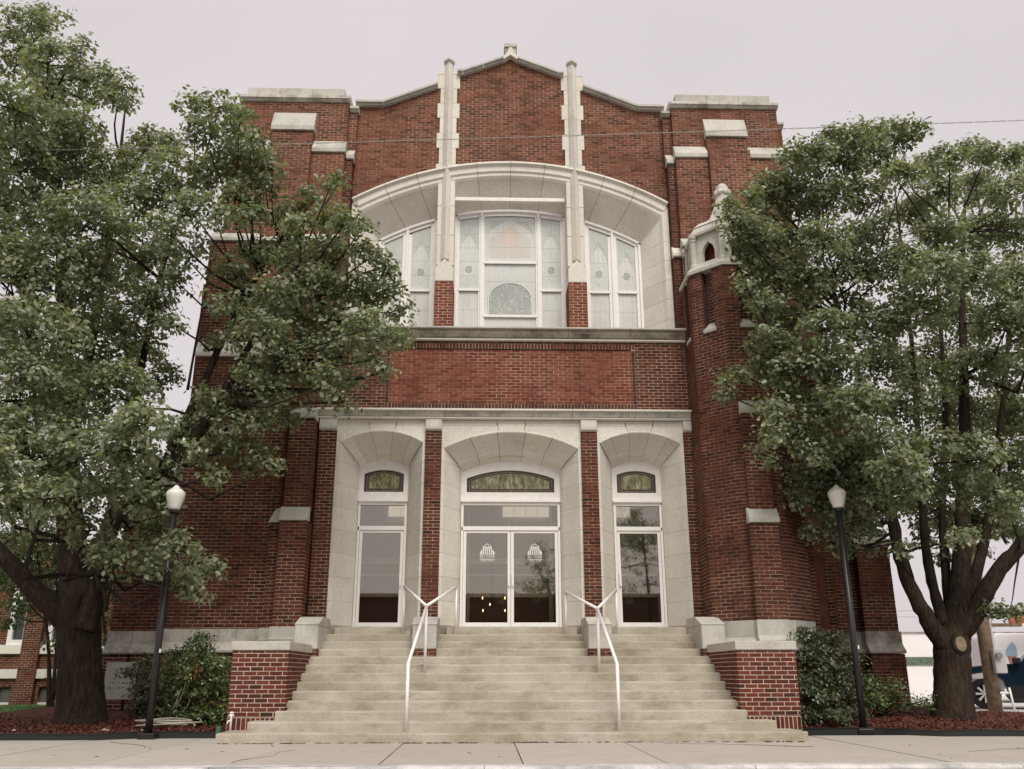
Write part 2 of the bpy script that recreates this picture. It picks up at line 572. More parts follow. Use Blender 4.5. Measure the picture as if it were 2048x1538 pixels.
def brick_face(mb, O, U, Nn, z0, z1, iv, mi=0, soot=0, lst=None, seed=0, back=True):
    """lay a running bond on a vertical face; iv is (u0, u1) or a function of z that gives the open intervals"""
    lst = BRICKS if lst is None else lst
    O = Vector(O); U = Vector(U).normalized(); Nn = Vector(Nn).normalized()
    k0 = int(math.floor(z0 / HC + 0.02)); k1 = int(math.ceil(z1 / HC - 0.02))
    for k in range(k0, k1):
        za = max(z0, k * HC); zb = min(z1, (k + 1) * HC)
        if zb - za < 0.02: continue
        ivs = iv((za + zb) / 2) if callable(iv) else [iv]
        for u0, u1 in ivs:
            if u1 - u0 < 0.03: continue
            if back:
                a = O + U * u0; b = O + U * u1
                mb.add([(a.x, a.y, za), (b.x, b.y, za), (b.x, b.y, zb), (a.x, a.y, zb)], [(0, 1, 2, 3)])
            step = BL + BJ
            if seed == 99: start = u0 - ((k % 2) * 0.5) * step
            else: start = math.floor(u0 / step) * step + (0.5 * step if k % 2 else 0) - step
            u = start
            while u < u1 - 0.02:
                a = max(u, u0); b = min(u + BL, u1)
                if u < u0 and u + BL - u0 < 0.04: u += step; continue
                if 0 < a - u0 < 0.06: a = u0
                if u1 - b < 0.045: b = u1
                if b - a > 0.025:
                    p = 0.003 + 0.0025 * random.random()
                    lst.append((O + U * ((a + b) / 2) + Vector((0, 0, (za + zb) / 2)), U, Nn, b - a, (zb - za) - BJ, p, mi))
                u += step
                if b == u1: break


def soldier(mb, O, U, Nn, z0, z1, u0, u1, mi, w=0.058, lst=None):
    lst = BRICKS if lst is None else lst
    O = Vector(O); U = Vector(U); Nn = Vector(Nn)
    a = O + U * u0; b = O + U * u1
    mb.add([(a.x, a.y, z0), (b.x, b.y, z0), (b.x, b.y, z1), (a.x, a.y, z1)], [(0, 1, 2, 3)])
    n = max(1, int(round((u1 - u0) / (w + BJ))))
    st = (u1 - u0) / n
    for i in range(n):
        lst.append((O + U * (u0 + (i + 0.5) * st) + Vector((0, 0, (z0 + z1) / 2)), U, Nn, st - BJ, z1 - z0 - BJ, 0.004 + 0.003 * random.random(), mi))


def brick_box(mb, x0, x1, y0, y1, z0, z1, faces='flr', mi=0):
    if 'f' in faces: brick_face(mb, (x0, y0, 0), (1, 0, 0), (0, -1, 0), z0, z1, (0, x1 - x0), mi)
    if 'l' in faces: brick_face(mb, (x0, y1, 0), (0, -1, 0), (-1, 0, 0), z0, z1, (0, y1 - y0), mi)
    if 'r' in faces: brick_face(mb, (x1, y0, 0), (0, 1, 0), (1, 0, 0), z0, z1, (0, y1 - y0), mi)


def brick_mesh_arrays(lst):
    vs = np.zeros((len(lst) * 8, 3)); fs = []
    for i, (c, U, Nn, L, H, P, mi) in enumerate(lst):
        h = L / 2
        for j, (a, n, b) in enumerate(((-h, -0.004, -H / 2), (h, -0.004, -H / 2), (h, -0.004, H / 2), (-h, -0.004, H / 2),
                                       (-h, P, -H / 2), (h, P, -H / 2), (h, P, H / 2), (-h, P, H / 2))):
            vs[i * 8 + j] = (c.x + U.x * a + Nn.x * n, c.y + U.y * a + Nn.y * n, c.z + b)
        o = i * 8
        fs += [(o + 4, o + 5, o + 6, o + 7), (o, o + 1, o + 5, o + 4), (o + 1, o + 2, o + 6, o + 5), (o + 2, o + 3, o + 7, o + 6), (o + 3, o, o + 4, o + 7)]
    return vs, fs


BRICK_MATS = [M['brick'], M['brick_new'], M['brick_dark'], M['brick_hazed'], M['brick_cheek']]


def brickwork(name, lst, parent):
    vs, fs = brick_mesh_arrays(lst)
    me = bpy.data.meshes.new(name)
    me.from_pydata(vs.tolist(), [], fs)
    for b in BRICK_MATS: me.materials.append(b)
    me.polygons.foreach_set('material_index', np.repeat([b[6] for b in lst], 5))
    o = bpy.data.objects.new(name, me); COL.objects.link(o); o.parent = parent
    tag(o, kind='stuff')
    return o


_bm = {}


def brick_obj(b, parent):
    c, U, Nn, L, H, P, mi = b
    key = (round(L, 3), round(H, 3), mi)
    if key not in _bm:
        me = bpy.data.meshes.new('brick')
        h = L / 2; P0 = 0.005; e = 0.0015
        v = [(-h, 0.004, -H / 2), (h, 0.004, -H / 2), (h, 0.004, H / 2), (-h, 0.004, H / 2),
             (-h, -P0 + e, -H / 2), (h, -P0 + e, -H / 2), (h, -P0 + e, H / 2), (-h, -P0 + e, H / 2),
             (-h + e, -P0, -H / 2 + e), (h - e, -P0, -H / 2 + e), (h - e, -P0, H / 2 - e), (-h + e, -P0, H / 2 - e)]
        f = [(8, 9, 10, 11)]
        for i in range(4):
            j = (i + 1) % 4
            f += [(i, j, 4 + j, 4 + i), (4 + i, 4 + j, 8 + j, 8 + i)]
        me.from_pydata(v, [], f)
        me.materials.append(BRICK_MATS[mi])
        _bm[key] = me
    o = bpy.data.objects.new('brick', _bm[key]); COL.objects.link(o); o.parent = parent
    o.location = c + Vector(Nn) * random.uniform(-0.001, 0.002)
    o.rotation_euler = (0, 0, math.atan2(U.y, U.x))
    return o


def arcz(x, half, zs, za):
    r = za - zs
    R = (half * half + r * r) / (2 * r)
    return za - R + math.sqrt(max(0, R * R - x * x))


def arcx(z, half, zs, za):
    """half width of the arc at height z"""
    if z >= za: return 0.0
    if z <= zs: return half
    r = za - zs
    R = (half * half + r * r) / (2 * r)
    return math.sqrt(max(0, R * R - (z - za + R) ** 2))


wall = MB(); tw = {-1: MB(), 1: MB()}; tur = MB(); por = MB()

# --- central wall with the stepped gable, above the great window
YU = 0.40
OUT = (3.68, 11.42, 12.45); INN = (3.50, 11.07, 12.07); FRM = (3.08, 10.68, 11.52)


def gable_half(z):
    if z <= 14.0: return 3.70
    if z <= 14.55: return 3.05 - (z - 14.0) / 0.55 * 1.33
    if z <= 14.93: return 1.72
    if z <= 15.42: return 1.18 * (1 - (z - 14.93) / 0.49)
    return 0


def iv_gable(z):
    h = gable_half(z); a = arcx(z, *OUT)
    if z < OUT[1]: return []
    iv = [(-h, h)]
    if a > 0: iv = subtract(iv, [(-a + 0.02, a - 0.02)])
    return subtract(iv, [(-1.70, -1.30), (1.30, 1.70)])


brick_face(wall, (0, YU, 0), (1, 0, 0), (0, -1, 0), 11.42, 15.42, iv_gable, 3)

# gable coping (each run its own stone)


def coping(p, q, y0=YU - 0.14, y1=YU + 0.35, h=0.10, name='coping_stone', mt=None):
    """sloping coping stone from p to q (x, z of its underside)"""
    (xa, za), (xb, zb) = p, q
    m = MB()
    m.face([(xa, za), (xb, zb), (xb, zb + h), (xa, za + h)], y0 + 0.03, y1)
    m.face([(xa, za + h * 0.45), (xb, zb + h * 0.45), (xb, zb + h + 0.012), (xa, za + h + 0.012)], y0 - 0.03, y0 + 0.031)
    return m.build(name, mt or M['stone_grey'], CH, bevel=0.01)


for s in (-1, 1):
    coping((s * 3.72, 13.98), (s * 3.06, 13.98))
    a, b = (3.055, 13.98), (1.76, 14.53)
    for i in range(2):
        p = [(a[0] + (b[0] - a[0]) * t, a[1] + (b[1] - a[1]) * t) for t in (i / 2 + 0.004, (i + 1) / 2 - 0.004)]
        coping((s * p[0][0], p[0][1]), (s * p[1][0], p[1][1]))
    coping((s * 1.30, 14.90), (s * 1.17, 14.90))
    a, b = (1.165, 14.90), (0.17, 15.31)
    for i in range(2):
        p = [(a[0] + (b[0] - a[0]) * t, a[1] + (b[1] - a[1]) * t) for t in (i / 2 + 0.004, (i + 1) / 2 - 0.004)]
        coping((s * p[0][0], p[0][1]), (s * p[1][0], p[1][1]))
# apex stone with its square finial
m = MB()
L = [(-0.17, 15.31), (-0.09, 15.37), (0, 15.44), (0.09, 15.37), (0.17, 15.31), (0.17, 15.43), (0.10, 15.49), (0.055, 15.58), (0.045, 15.66), (-0.045, 15.66), (-0.055, 15.58), (-0.10, 15.49), (-0.17, 15.43)]
m.face(L, YU - 0.17, YU + 0.35)
m.build('apex_stone', M['stone'], CH, bevel=0.008)
m = MB()
m.box(-0.135, 0.135, YU - 0.08, YU + 0.28, 15.50, 15.72)
m.box(-0.16, 0.16, YU - 0.12, YU + 0.32, 15.72, 15.82)
m.build('finial', M['stone_dirty'], CH, bevel=0.012)

# --- pale stone pilasters with quoins
ZQ = [12.12, 12.44, 12.87, 13.28, 13.70, 14.11, 14.53, 14.93]
for s in (-1, 1):
    cx = s * 1.50
    for i in range(7):
        w = 0.265 if i % 2 == 0 else 0.20
        MB().cbox(cx - w, cx + w, YU - 0.035, YU + 0.25, ZQ[i] + 0.003, ZQ[i + 1] - 0.003, 0.006).build('quoin', M['stone'], CH)
    m = MB()
    m.cbox(cx - 0.27, cx + 0.27, YU - 0.04, YU + 0.30, 14.935, 15.0, 0.01)
    m.box(cx + s * 0.16 - 0.12, cx + s * 0.16 + 0.12, YU - 0.02, YU + 0.4, 14.56, 14.93)
    m.build('shoulder_stone', M['stone'], CH)
    # ribbed shaft in front of the quoins, three lengths
    for z0, z1 in ((9.92, 11.2), (11.205, 12.42), (12.425, 13.7), (13.705, 15.22)):
        MB().prof([(cx - 0.11, YU - 0.02), (cx - 0.085, YU - 0.10), (cx, YU - 0.20), (cx + 0.085, YU - 0.10), (cx + 0.11, YU - 0.02)], z0, z1).build('rib', M['stone'], CH)
    m = MB()
    m.prof([(cx - 0.13, YU - 0.02), (cx - 0.13, YU - 0.14), (cx, YU - 0.25), (cx + 0.13, YU - 0.14), (cx + 0.13, YU - 0.02)], 15.22, 15.27)
    m.add([(cx - 0.13, YU - 0.02, 15.27), (cx - 0.13, YU - 0.14, 15.27), (cx, YU - 0.25, 15.27), (cx + 0.13, YU - 0.14, 15.27), (cx + 0.13, YU - 0.02, 15.27), (cx, YU - 0.1, 15.36)],
          [(0, 1, 5), (1, 2, 5), (2, 3, 5), (3, 4, 5), (4, 0, 5)])
    m.build('rib_cap', M['stone_grey'], CH)
    # pier below: stone over brick
    for z0, z1 in ((9.80, 10.55), (10.555, 11.3), (11.305, 12.11)):
        MB().cbox(cx - 0.20, cx + 0.20, YU - 0.06, YU + 0.55, z0, z1, 0.012).build('pier_stone', M['stone'], CH)
    m = MB()
    m.face([(cx - 0.205, 9.35), (cx + 0.205, 9.35), (cx + 0.205, 9.68), (cx, 9.90), (cx - 0.205, 9.68)], YU - 0.20, YU + 0.55)
    m.build('pier_cap', M['stone'], CH, bevel=0.008)
    pw = MB(); brick_box(pw, cx - 0.205, cx + 0.205, YU - 0.20, YU + 0.55, 8.02, 9.35, 'flr', 1); pw.build('pier_core', M['mortar_pale'], CH)

# --- great arch: hood stones, soffit voussoirs, side jambs
TJ = [-1.0, -0.8, -0.6, -0.43, -0.22, 0.0, 0.22, 0.43, 0.6, 0.8, 1.0]
for i in range(10):
    t0, t1 = TJ[i] + 0.0012, TJ[i + 1] - 0.0012
    m = MB(); n = 4
    P = [(OUT, YU - 0.06, 0.0), (OUT, YU - 0.17, 0.0), ((3.655, 11.385, 12.40), YU - 0.18, 0), ((3.64, 11.35, 12.36), YU - 0.11, 0), ((3.58, 11.22, 12.23), YU - 0.11, 0), ((3.56, 11.18, 12.19), YU - 0.07, 0),
         ((3.53, 11.12, 12.13), YU - 0.07, 0), ((3.50, 11.07, 12.08), YU - 0.03, 0), ((3.46, 11.02, 12.03), YU + 0.03, 0), (FRM, YU + 0.50, 0)]
    vs = []; fs = []
    for (A, y, _) in P:
        for k in range(n + 1):
            t = t0 + (t1 - t0) * k / n
            vs.append((A[0] * t, y, arcz(A[0] * t, *A)))
    for p in range(len(P) - 1):
        for k in range(n):
            a = p * (n + 1) + k
            fs.append((a, a + 1, a + n + 2, a + n + 1))
    m.add(vs, fs)
    m.build('arch_stone', M['stone'], CH)
mj = MB()      # dark joint bed behind the arch stones
vs = []; fs = []
for k in range(41):
    t = -1 + k / 20
    vs += [(INN[0] * t, YU + 0.02, arcz(INN[0] * t, *INN) + 0.03), (FRM[0] * t, YU + 0.50, arcz(FRM[0] * t, *FRM) + 0.02)]
for k in range(40): fs.append((2 * k, 2 * k + 2, 2 * k + 3, 2 * k + 1))
mj.add(vs, fs)
for s in (-1, 1):
    mj.add([(s * 3.54, YU - 0.02, 8.0), (s * 3.10, YU + 0.50, 8.0), (s * 3.10, YU + 0.50, 11.0), (s * 3.54, YU - 0.02, 11.3)], [(0, 1, 2, 3)])
    zj = [8.0, 8.52, 9.0, 9.48, 9.96, 10.44, 10.95]
    for i in range(6):
        z0, z1 = zj[i] + 0.003, zj[i + 1] - 0.003
        top2 = z1 if i < 5 else 10.78
        poly = [(s * 3.68, YU - 0.06), (s * 3.66, YU - 0.09), (s * 3.52, YU - 0.09), (s * 3.46, YU + 0.02), (s * 3.08, YU + 0.50), (s * 3.68, YU + 0.5)]
        m = MB()
        if i < 5: m.prof(poly, z0, z1)
        else:
            m.prof(poly[:1] + poly[1:4] + [(s * 3.30, YU + 0.22), (s * 3.68, YU + 0.22)], z0, 11.36)
            m.prof([(s * 3.40, YU + 0.1), (s * 3.08, YU + 0.50), (s * 3.6, YU + 0.5)], z0, 10.90)
        m.build('window_jamb_stone', M['stone'], CH)
mj.build('joint_bed', M['joint'], CH)
# broken board hanging under the crown of the arch
m = MB(); m.box(-1.30, 1.28, YU + 0.10, YU + 0.16, 11.55, 11.61); m.box(-1.30, 1.28, YU + 0.14, YU + 0.2, 11.60, 11.66)
m.build('soffit_board', M['white_old'], CH)

# --- great window: frames, mullions, lights with leading
GY = YU + 0.52


def light(x0, x1, z0, ztop, parent, mt, arch=None, flower=False, rose=False, lancet=True, z_lan=None):
    """one glazed light with its leading; ztop is a function of x"""
    n = 8
    bot = [(x0, z0), (x1, z0)]
    top = [(x1 + (x0 - x1) * k / n, ztop(x1 + (x0 - x1) * k / n)) for k in range(n + 1)]
    p = MB(); p.face(bot + top, GY + 0.02, GY + 0.028)
    pane = p.build('pane', M['pane_pale'], parent)
    m = MB(); y0, y1 = GY + 0.008, GY + 0.018
    cx, w = (x0 + x1) / 2, (x1 - x0) / 2
    zt = min(ztop(x0), ztop(x1))
    H = zt - z0

    def line(pts, r=0.004):
        m.tube([(x, y0 + 0.006, z) for x, z in pts], r, 4)
    if lancet:
        zl = z_lan if z_lan else z0 + H * 0.72
        # tinted field above the lancet
        q = [(x0 + 0.01, zl), (x0 + 0.03, zl + 0.10)]
        pts = [(cx - w * 0.86 * math.cos(a), zl - 0.02 + 0.16 * math.sin(a) + 0.22 * (1 - abs(math.cos(a)))) for a in [math.pi * k / 12 for k in range(13)]]
        f = MB(); f.face([(x0 + 0.006, zl - 0.1)] + [(x0 + 0.006, zl)] + pts + [(x1 - 0.006, zl), (x1 - 0.006, zl - 0.1), (x1 - 0.006, ztop(x1) - 0.01)] + [(x1 + (x0 - x1) * k / n, ztop(x1 + (x0 - x1) * k / n) - 0.01) for k in range(1, n)] + [(x0 + 0.006, ztop(x0) - 0.01)], y1, GY + 0.0195)
        f.build('tinted_field', M['pane_teal'], parent)
        line(pts, 0.007)
        line([(x, z + 0.06) for x, z in pts], 0.004)
        line([(x, z + 0.11) for x, z in pts], 0.003)
        for dx in (-0.45, 0, 0.45): line([(cx + dx * w, zl + 0.42), (cx + dx * w, ztop(cx + dx * w) - 0.02)], 0.003)
        line([(x0, zl), (x0, z0)], 0.003); line([(x0 + 0.06 * 1, zl), (x0 + 0.06, z0)], 0.004); line([(x1 - 0.06, zl), (x1 - 0.06, z0)], 0.004)
    if rose:
        f = MB(); f.face([(cx - w * 0.8, z0 + H * 0.1), (cx + w * 0.8, z0 + H * 0.1), (cx + w * 0.8, z0 + H * 0.5), (cx + w * 0.4, z0 + H * 0.66), (cx, z0 + H * 0.83), (cx - w * 0.4, z0 + H * 0.66), (cx - w * 0.8, z0 + H * 0.5)], y1 - 0.001, GY + 0.0195)
        f.build('tinted_field', M['pane_warm'], parent)
        f = MB(); f.face([(cx - w * 0.3, z0 + H * 0.38), (cx + w * 0.3, z0 + H * 0.38), (cx + w * 0.34, z0 + H * 0.62), (cx, z0 + H * 0.8), (cx - w * 0.34, z0 + H * 0.62)], y1 - 0.003, GY + 0.0185)
        f.build('tinted_field', M['pane_rose'], parent)
    if flower:
        zf = z0 + H * 0.17
        f = MB(); f.face([(cx + 0.075 * math.cos(2 * math.pi * k / 16), zf + 0.2 + 0.075 * math.sin(2 * math.pi * k / 16)) for k in range(16)], y1 - 0.002, GY + 0.019)
        f.build('flower', M['pane_dark'], parent)
        line([(cx + 0.085 * math.cos(2 * math.pi * k / 16), zf + 0.2 + 0.085 * math.sin(2 * math.pi * k / 16)) for k in range(17)], 0.004)
        line([(cx, zf + 0.12), (cx, z0 + 0.03)], 0.004)
        for sg in (-1, 1): line([(cx, zf - 0.12), (cx + sg * 0.06, zf - 0.02), (cx + sg * 0.05, zf + 0.06)], 0.004)
    nv = max(3, int((x1 - x0) / 0.10)); nh = max(2, int(H / 0.34))
    for k in range(1, nv):
        x = x0 + (x1 - x0) * k / nv
        line([(x, z0 + 0.01), (x, ztop(x) - 0.02)], 0.0022)
    for k in range(1, nh):
        line([(x0, z0 + H * k / nh), (x1, z0 + H * k / nh)], 0.0022)
    if len(m.v): m.build('leading', M['came'], parent)
    return pane


def fz(x, d=0.0): return arcz(x, *FRM) - d


def wframe(xa, xb, lights, zt_side, centre=False):
    fr = empty('arched_window_bay', (0, 0, 0), CH)
    m = MB(); n = 10

    def arcpiece(x0, x1, d0, d1, y0, y1):
        top = [(x0 + (x1 - x0) * k / n, fz(x0 + (x1 - x0) * k / n, d0)) for k in range(n + 1)]
        low = [(x1 + (x0 - x1) * k / n, fz(x1 + (x0 - x1) * k / n, d1)) for k in range(n + 1)]
        m.face(top[::-1] + low[::-1], y0, y1)
    arcpiece(xa, xb, 0.0, 0.055, GY - 0.07, GY + 0.05)
    arcpiece(xa + 0.05, xb - 0.05, 0.055, 0.14, GY - 0.02, GY + 0.05)
    m.box(xa, xa + 0.055, GY - 0.07, GY + 0.05, 8.0, fz(xa + 0.03) - 0.02)
    m.box(xb - 0.055, xb, GY - 0.07, GY + 0.05, 8.0, fz(xb - 0.03) - 0.02)
    prev = xa + 0.055
    xsL = []
    for (x0, x1, zs) in lights:
        if x0 - prev > 0.005: m.box(prev, x0, GY - 0.02, GY + 0.05, 8.0, min(fz(prev, 0.12), fz(x0, 0.12)))
        xsL.append((x0, x1)); prev = x1
    m.box(prev, xb - 0.055, GY - 0.02, GY + 0.05, 8.0, min(fz(prev, 0.12), fz(xb - 0.05, 0.12)))
    for (x0, x1, zs) in lights:
        for z in zs: m.box(x0 - 0.03, x1 + 0.03, GY - 0.035, GY + 0.04, z - 0.032, z + 0.028)
    m.box(xa, xb, GY - 0.06, GY + 0.05, 7.98, 8.06)
    # mullion fins
    for (a, b) in zip(xsL[:-1], xsL[1:]):
        c = (a[1] + b[0]) / 2
        m.box(c - 0.028, c + 0.028, GY - 0.06, GY - 0.02, 8.06, fz(c, 0.05))
    m.build('window_frame', M['white'], fr)
    return fr


fc = wframe(-1.31, 1.31, [(-1.19, -0.74, [9.45]), (-0.60, 0.60, [10.15, 8.80]), (0.74, 1.19, [9.45])], 0, True)
gt = lambda x: fz(x, 0.15)
for x0, x1 in ((-1.19, -0.74), (0.74, 1.19)):
    light(x0, x1, 9.48, gt, fc, None, flower=True, z_lan=10.55)
    light(x0, x1, 8.07, lambda x: 9.41, fc, None, lancet=False)
light(-0.60, 0.60, 10.18, gt, fc, None, rose=True, z_lan=10.95)
light(-0.60, 0.60, 8.83, lambda x: 10.11, fc, None, lancet=False)
light(-0.60, 0.60, 8.07, lambda x: 8.765, fc, None, lancet=False)
# the leaded arch of broken stones in the middle light
m = MB()
pts = [(0.50 * math.cos(math.pi * k / 20), 9.22 + 0.42 * math.sin(math.pi * k / 20)) for k in range(21)]
m.face([(-0.50, 8.86), (0.50, 8.86)] + pts, GY + 0.012, GY + 0.0195)
m.build('leaded_arch', M['pane_dark'], fc)
m = MB()
m.tube([(x, GY + 0.008, z) for x, z in [(0.5, 8.86)] + pts + [(-0.5, 8.86)]], 0.012, 5)
r2 = random.Random(4)
seeds = [(r2.uniform(-0.5, 0.5), r2.uniform(8.86, 9.64)) for _ in range(120)]
for a in range(len(seeds)):          # a loose web of lead lines
    near = sorted(range(len(seeds)), key=lambda q: (seeds[q][0] - seeds[a][0]) ** 2 + (seeds[q][1] - seeds[a][1]) ** 2)[1:4]
    for q in near:
        if q > a:
            p, w_ = seeds[a], seeds[q]
            mid = ((p[0] + w_[0]) / 2 + r2.uniform(-0.02, 0.02), (p[1] + w_[1]) / 2 + r2.uniform(-0.02, 0.02))
            ok = all(abs(x) < 0.5 and z < 9.22 + 0.42 * math.sqrt(max(0, 1 - (x / 0.5) ** 2)) for x, z in (p, mid, w_))
            if ok: m.tube([(p[0], GY + 0.008, p[1]), (mid[0], GY + 0.008, mid[1]), (w_[0], GY + 0.008, w_[1])], 0.0058, 4)
m.tube([(0.13 * math.cos(math.pi * k / 10), GY + 0.008, 9.02 + 0.16 * math.sin(math.pi * k / 10)) for k in range(11)], 0.008, 4)
m.build('leading', M['came'], fc)
m = MB()          # faint band of leaded letters at the foot of the middle light
for k in range(9):
    x = -0.42 + k * 0.105
    m.tube([(x, GY + 0.008, 8.42), (x + r2.uniform(-0.02, 0.03), GY + 0.008, 8.60)], 0.006, 4)
    if k % 2: m.tube([(x, GY + 0.008, 8.42), (x + 0.06, GY + 0.008, 8.58)], 0.006, 4)
m.build('leading', M['came'], fc)
for s in (-1, 1):
    xs_ = [(1.87, 2.31), (2.52, 2.95)]
    if s < 0: xs_ = [(-b, -a) for a, b in xs_[::-1]]
    xa, xb = (1.72, 3.08) if s > 0 else (-3.08, -1.72)
    fs_ = wframe(xa, xb, [(a, b, [9.42]) for a, b in xs_], 0)
    for a, b in xs_:
        light(a, b, 9.45, gt, fs_, None, flower=True, z_lan=10.28 if abs(a + b) / 2 < 2.4 else 10.02)
        light(a, b, 8.07, lambda x: 9.38, fs_, None, lancet=False)
m = MB(); m.box(-3.1, 3.1, GY + 0.10, GY + 0.14, 7.95, 12.0)
m.build('window_backing', plain('dim_interior', (0.10, 0.105, 0.10), 0.9, 0.1), CH)

# --- sill cornice over the porch, porch cornice
for (zb, h, prj, x0, x1, nm) in ((7.83, 0.27, 0.20, -4.15, 3.92, 'sill_stone'), (6.06, 0.20, 0.19, -4.06, 3.95, 'cornice_stone')):
    n = 6
    for i in range(n):
        a = x0 + (x1 - x0) * i / n + 0.003; b = x0 + (x1 - x0) * (i + 1) / n - 0.003
        m = MB()
        if nm == 'sill_stone':
            m.side([(0.3, zb), (-0.05, zb), (-0.07, zb + 0.012), (-0.075, zb + 0.045), (-0.06, zb + 0.055), (0.3, zb + 0.055)], a, b, 0)
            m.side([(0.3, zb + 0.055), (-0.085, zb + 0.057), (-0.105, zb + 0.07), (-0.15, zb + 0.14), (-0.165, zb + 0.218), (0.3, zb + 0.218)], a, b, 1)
            m.side([(0.6, zb + 0.22), (-0.215, zb + 0.22), (-0.225, zb + 0.23), (-0.225, zb + h - 0.012), (-0.20, zb + h), (0.6, zb + h)], a, b, 2)
        else:
            m.side([(0.1, zb), (-0.085, zb), (-0.105, zb + 0.01), (-0.11, zb + 0.035), (-0.09, zb + 0.045), (0.1, zb + 0.045)], a, b, 0)
            m.side([(0.1, zb + 0.046), (-0.115, zb + 0.046), (-0.135, zb + 0.09), (-0.17, zb + 0.148), (0.1, zb + 0.148)], a, b, 3)
            m.side([(0.1, zb + 0.15), (-0.20, zb + 0.15), (-0.21, zb + 0.158), (-0.21, zb + h - 0.012), (-0.19, zb + h), (0.1, zb + h)], a, b, 0)
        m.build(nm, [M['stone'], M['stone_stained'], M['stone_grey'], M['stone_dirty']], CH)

# --- brick wall of the porch with its framed panel
PX, PZ0, PZ1 = 2.60, 6.42, 7.66
brick_face(por, (0, 0, 0), (1, 0, 0), (0, -1, 0), 6.26, 7.83, lambda z: subtract([(-4.55, 3.95)], [(-PX - 0.08, PX + 0.08)]) if PZ0 - 0.13 < z < PZ1 + 0.12 else [(-4.55, 3.95)])
brick_face(por, (0, 0.025, 0), (1, 0, 0), (0, -1, 0), PZ0, PZ1, (-PX, PX), 1)
soldier(por, (0, -0.006, 0), (1, 0, 0), (0, -1, 0), PZ1, PZ1 + 0.115, -PX - 0.08, PX + 0.08, 0)
soldier(por, (0, -0.004, 0), (1, 0, 0), (0, -1, 0), PZ0 - 0.125, PZ0, -PX - 0.08, PX + 0.08, 2)
for s in (-1, 1):
    k = 0; z = PZ0
    while z < PZ1 - 0.03:
        BRICKS.append((Vector((s * (PX + 0.04), -0.004, z + HC / 2)), Vector((1, 0, 0)), Vector((0, -1, 0)), 0.068, HC - BJ, 0.008, 2))
        z += HC
    por.add([(s * PX, -0.003, PZ0), (s * (PX + 0.08), -0.003, PZ0), (s * (PX + 0.08), -0.003, PZ1), (s * PX, -0.003, PZ1)], [(0, 1, 2, 3)])
# pilasters between the doors and at the ends
for cx, w in ((-3.82, 0.175), (-1.625, 0.165), (1.625, 0.165), (3.79, 0.165)):
    brick_box(por, cx - w, cx + w, -0.06, 0.1, 1.98, 5.80, 'flr')
    m = MB()
    m.side([(0.1, 5.80), (-0.085, 5.80), (-0.12, 5.835), (-0.12, 5.90), (-0.085, 6.055), (0.1, 6.055)], cx - w - 0.005, cx + w + 0.005)
    m.build('pilaster_cap', M['stone_grey'], CH, bevel=0.006)

# --- the three stone-framed doorways
ZJ = [1.88, 2.35, 2.82, 3.29, 3.76, 4.23, 4.70, 5.17]


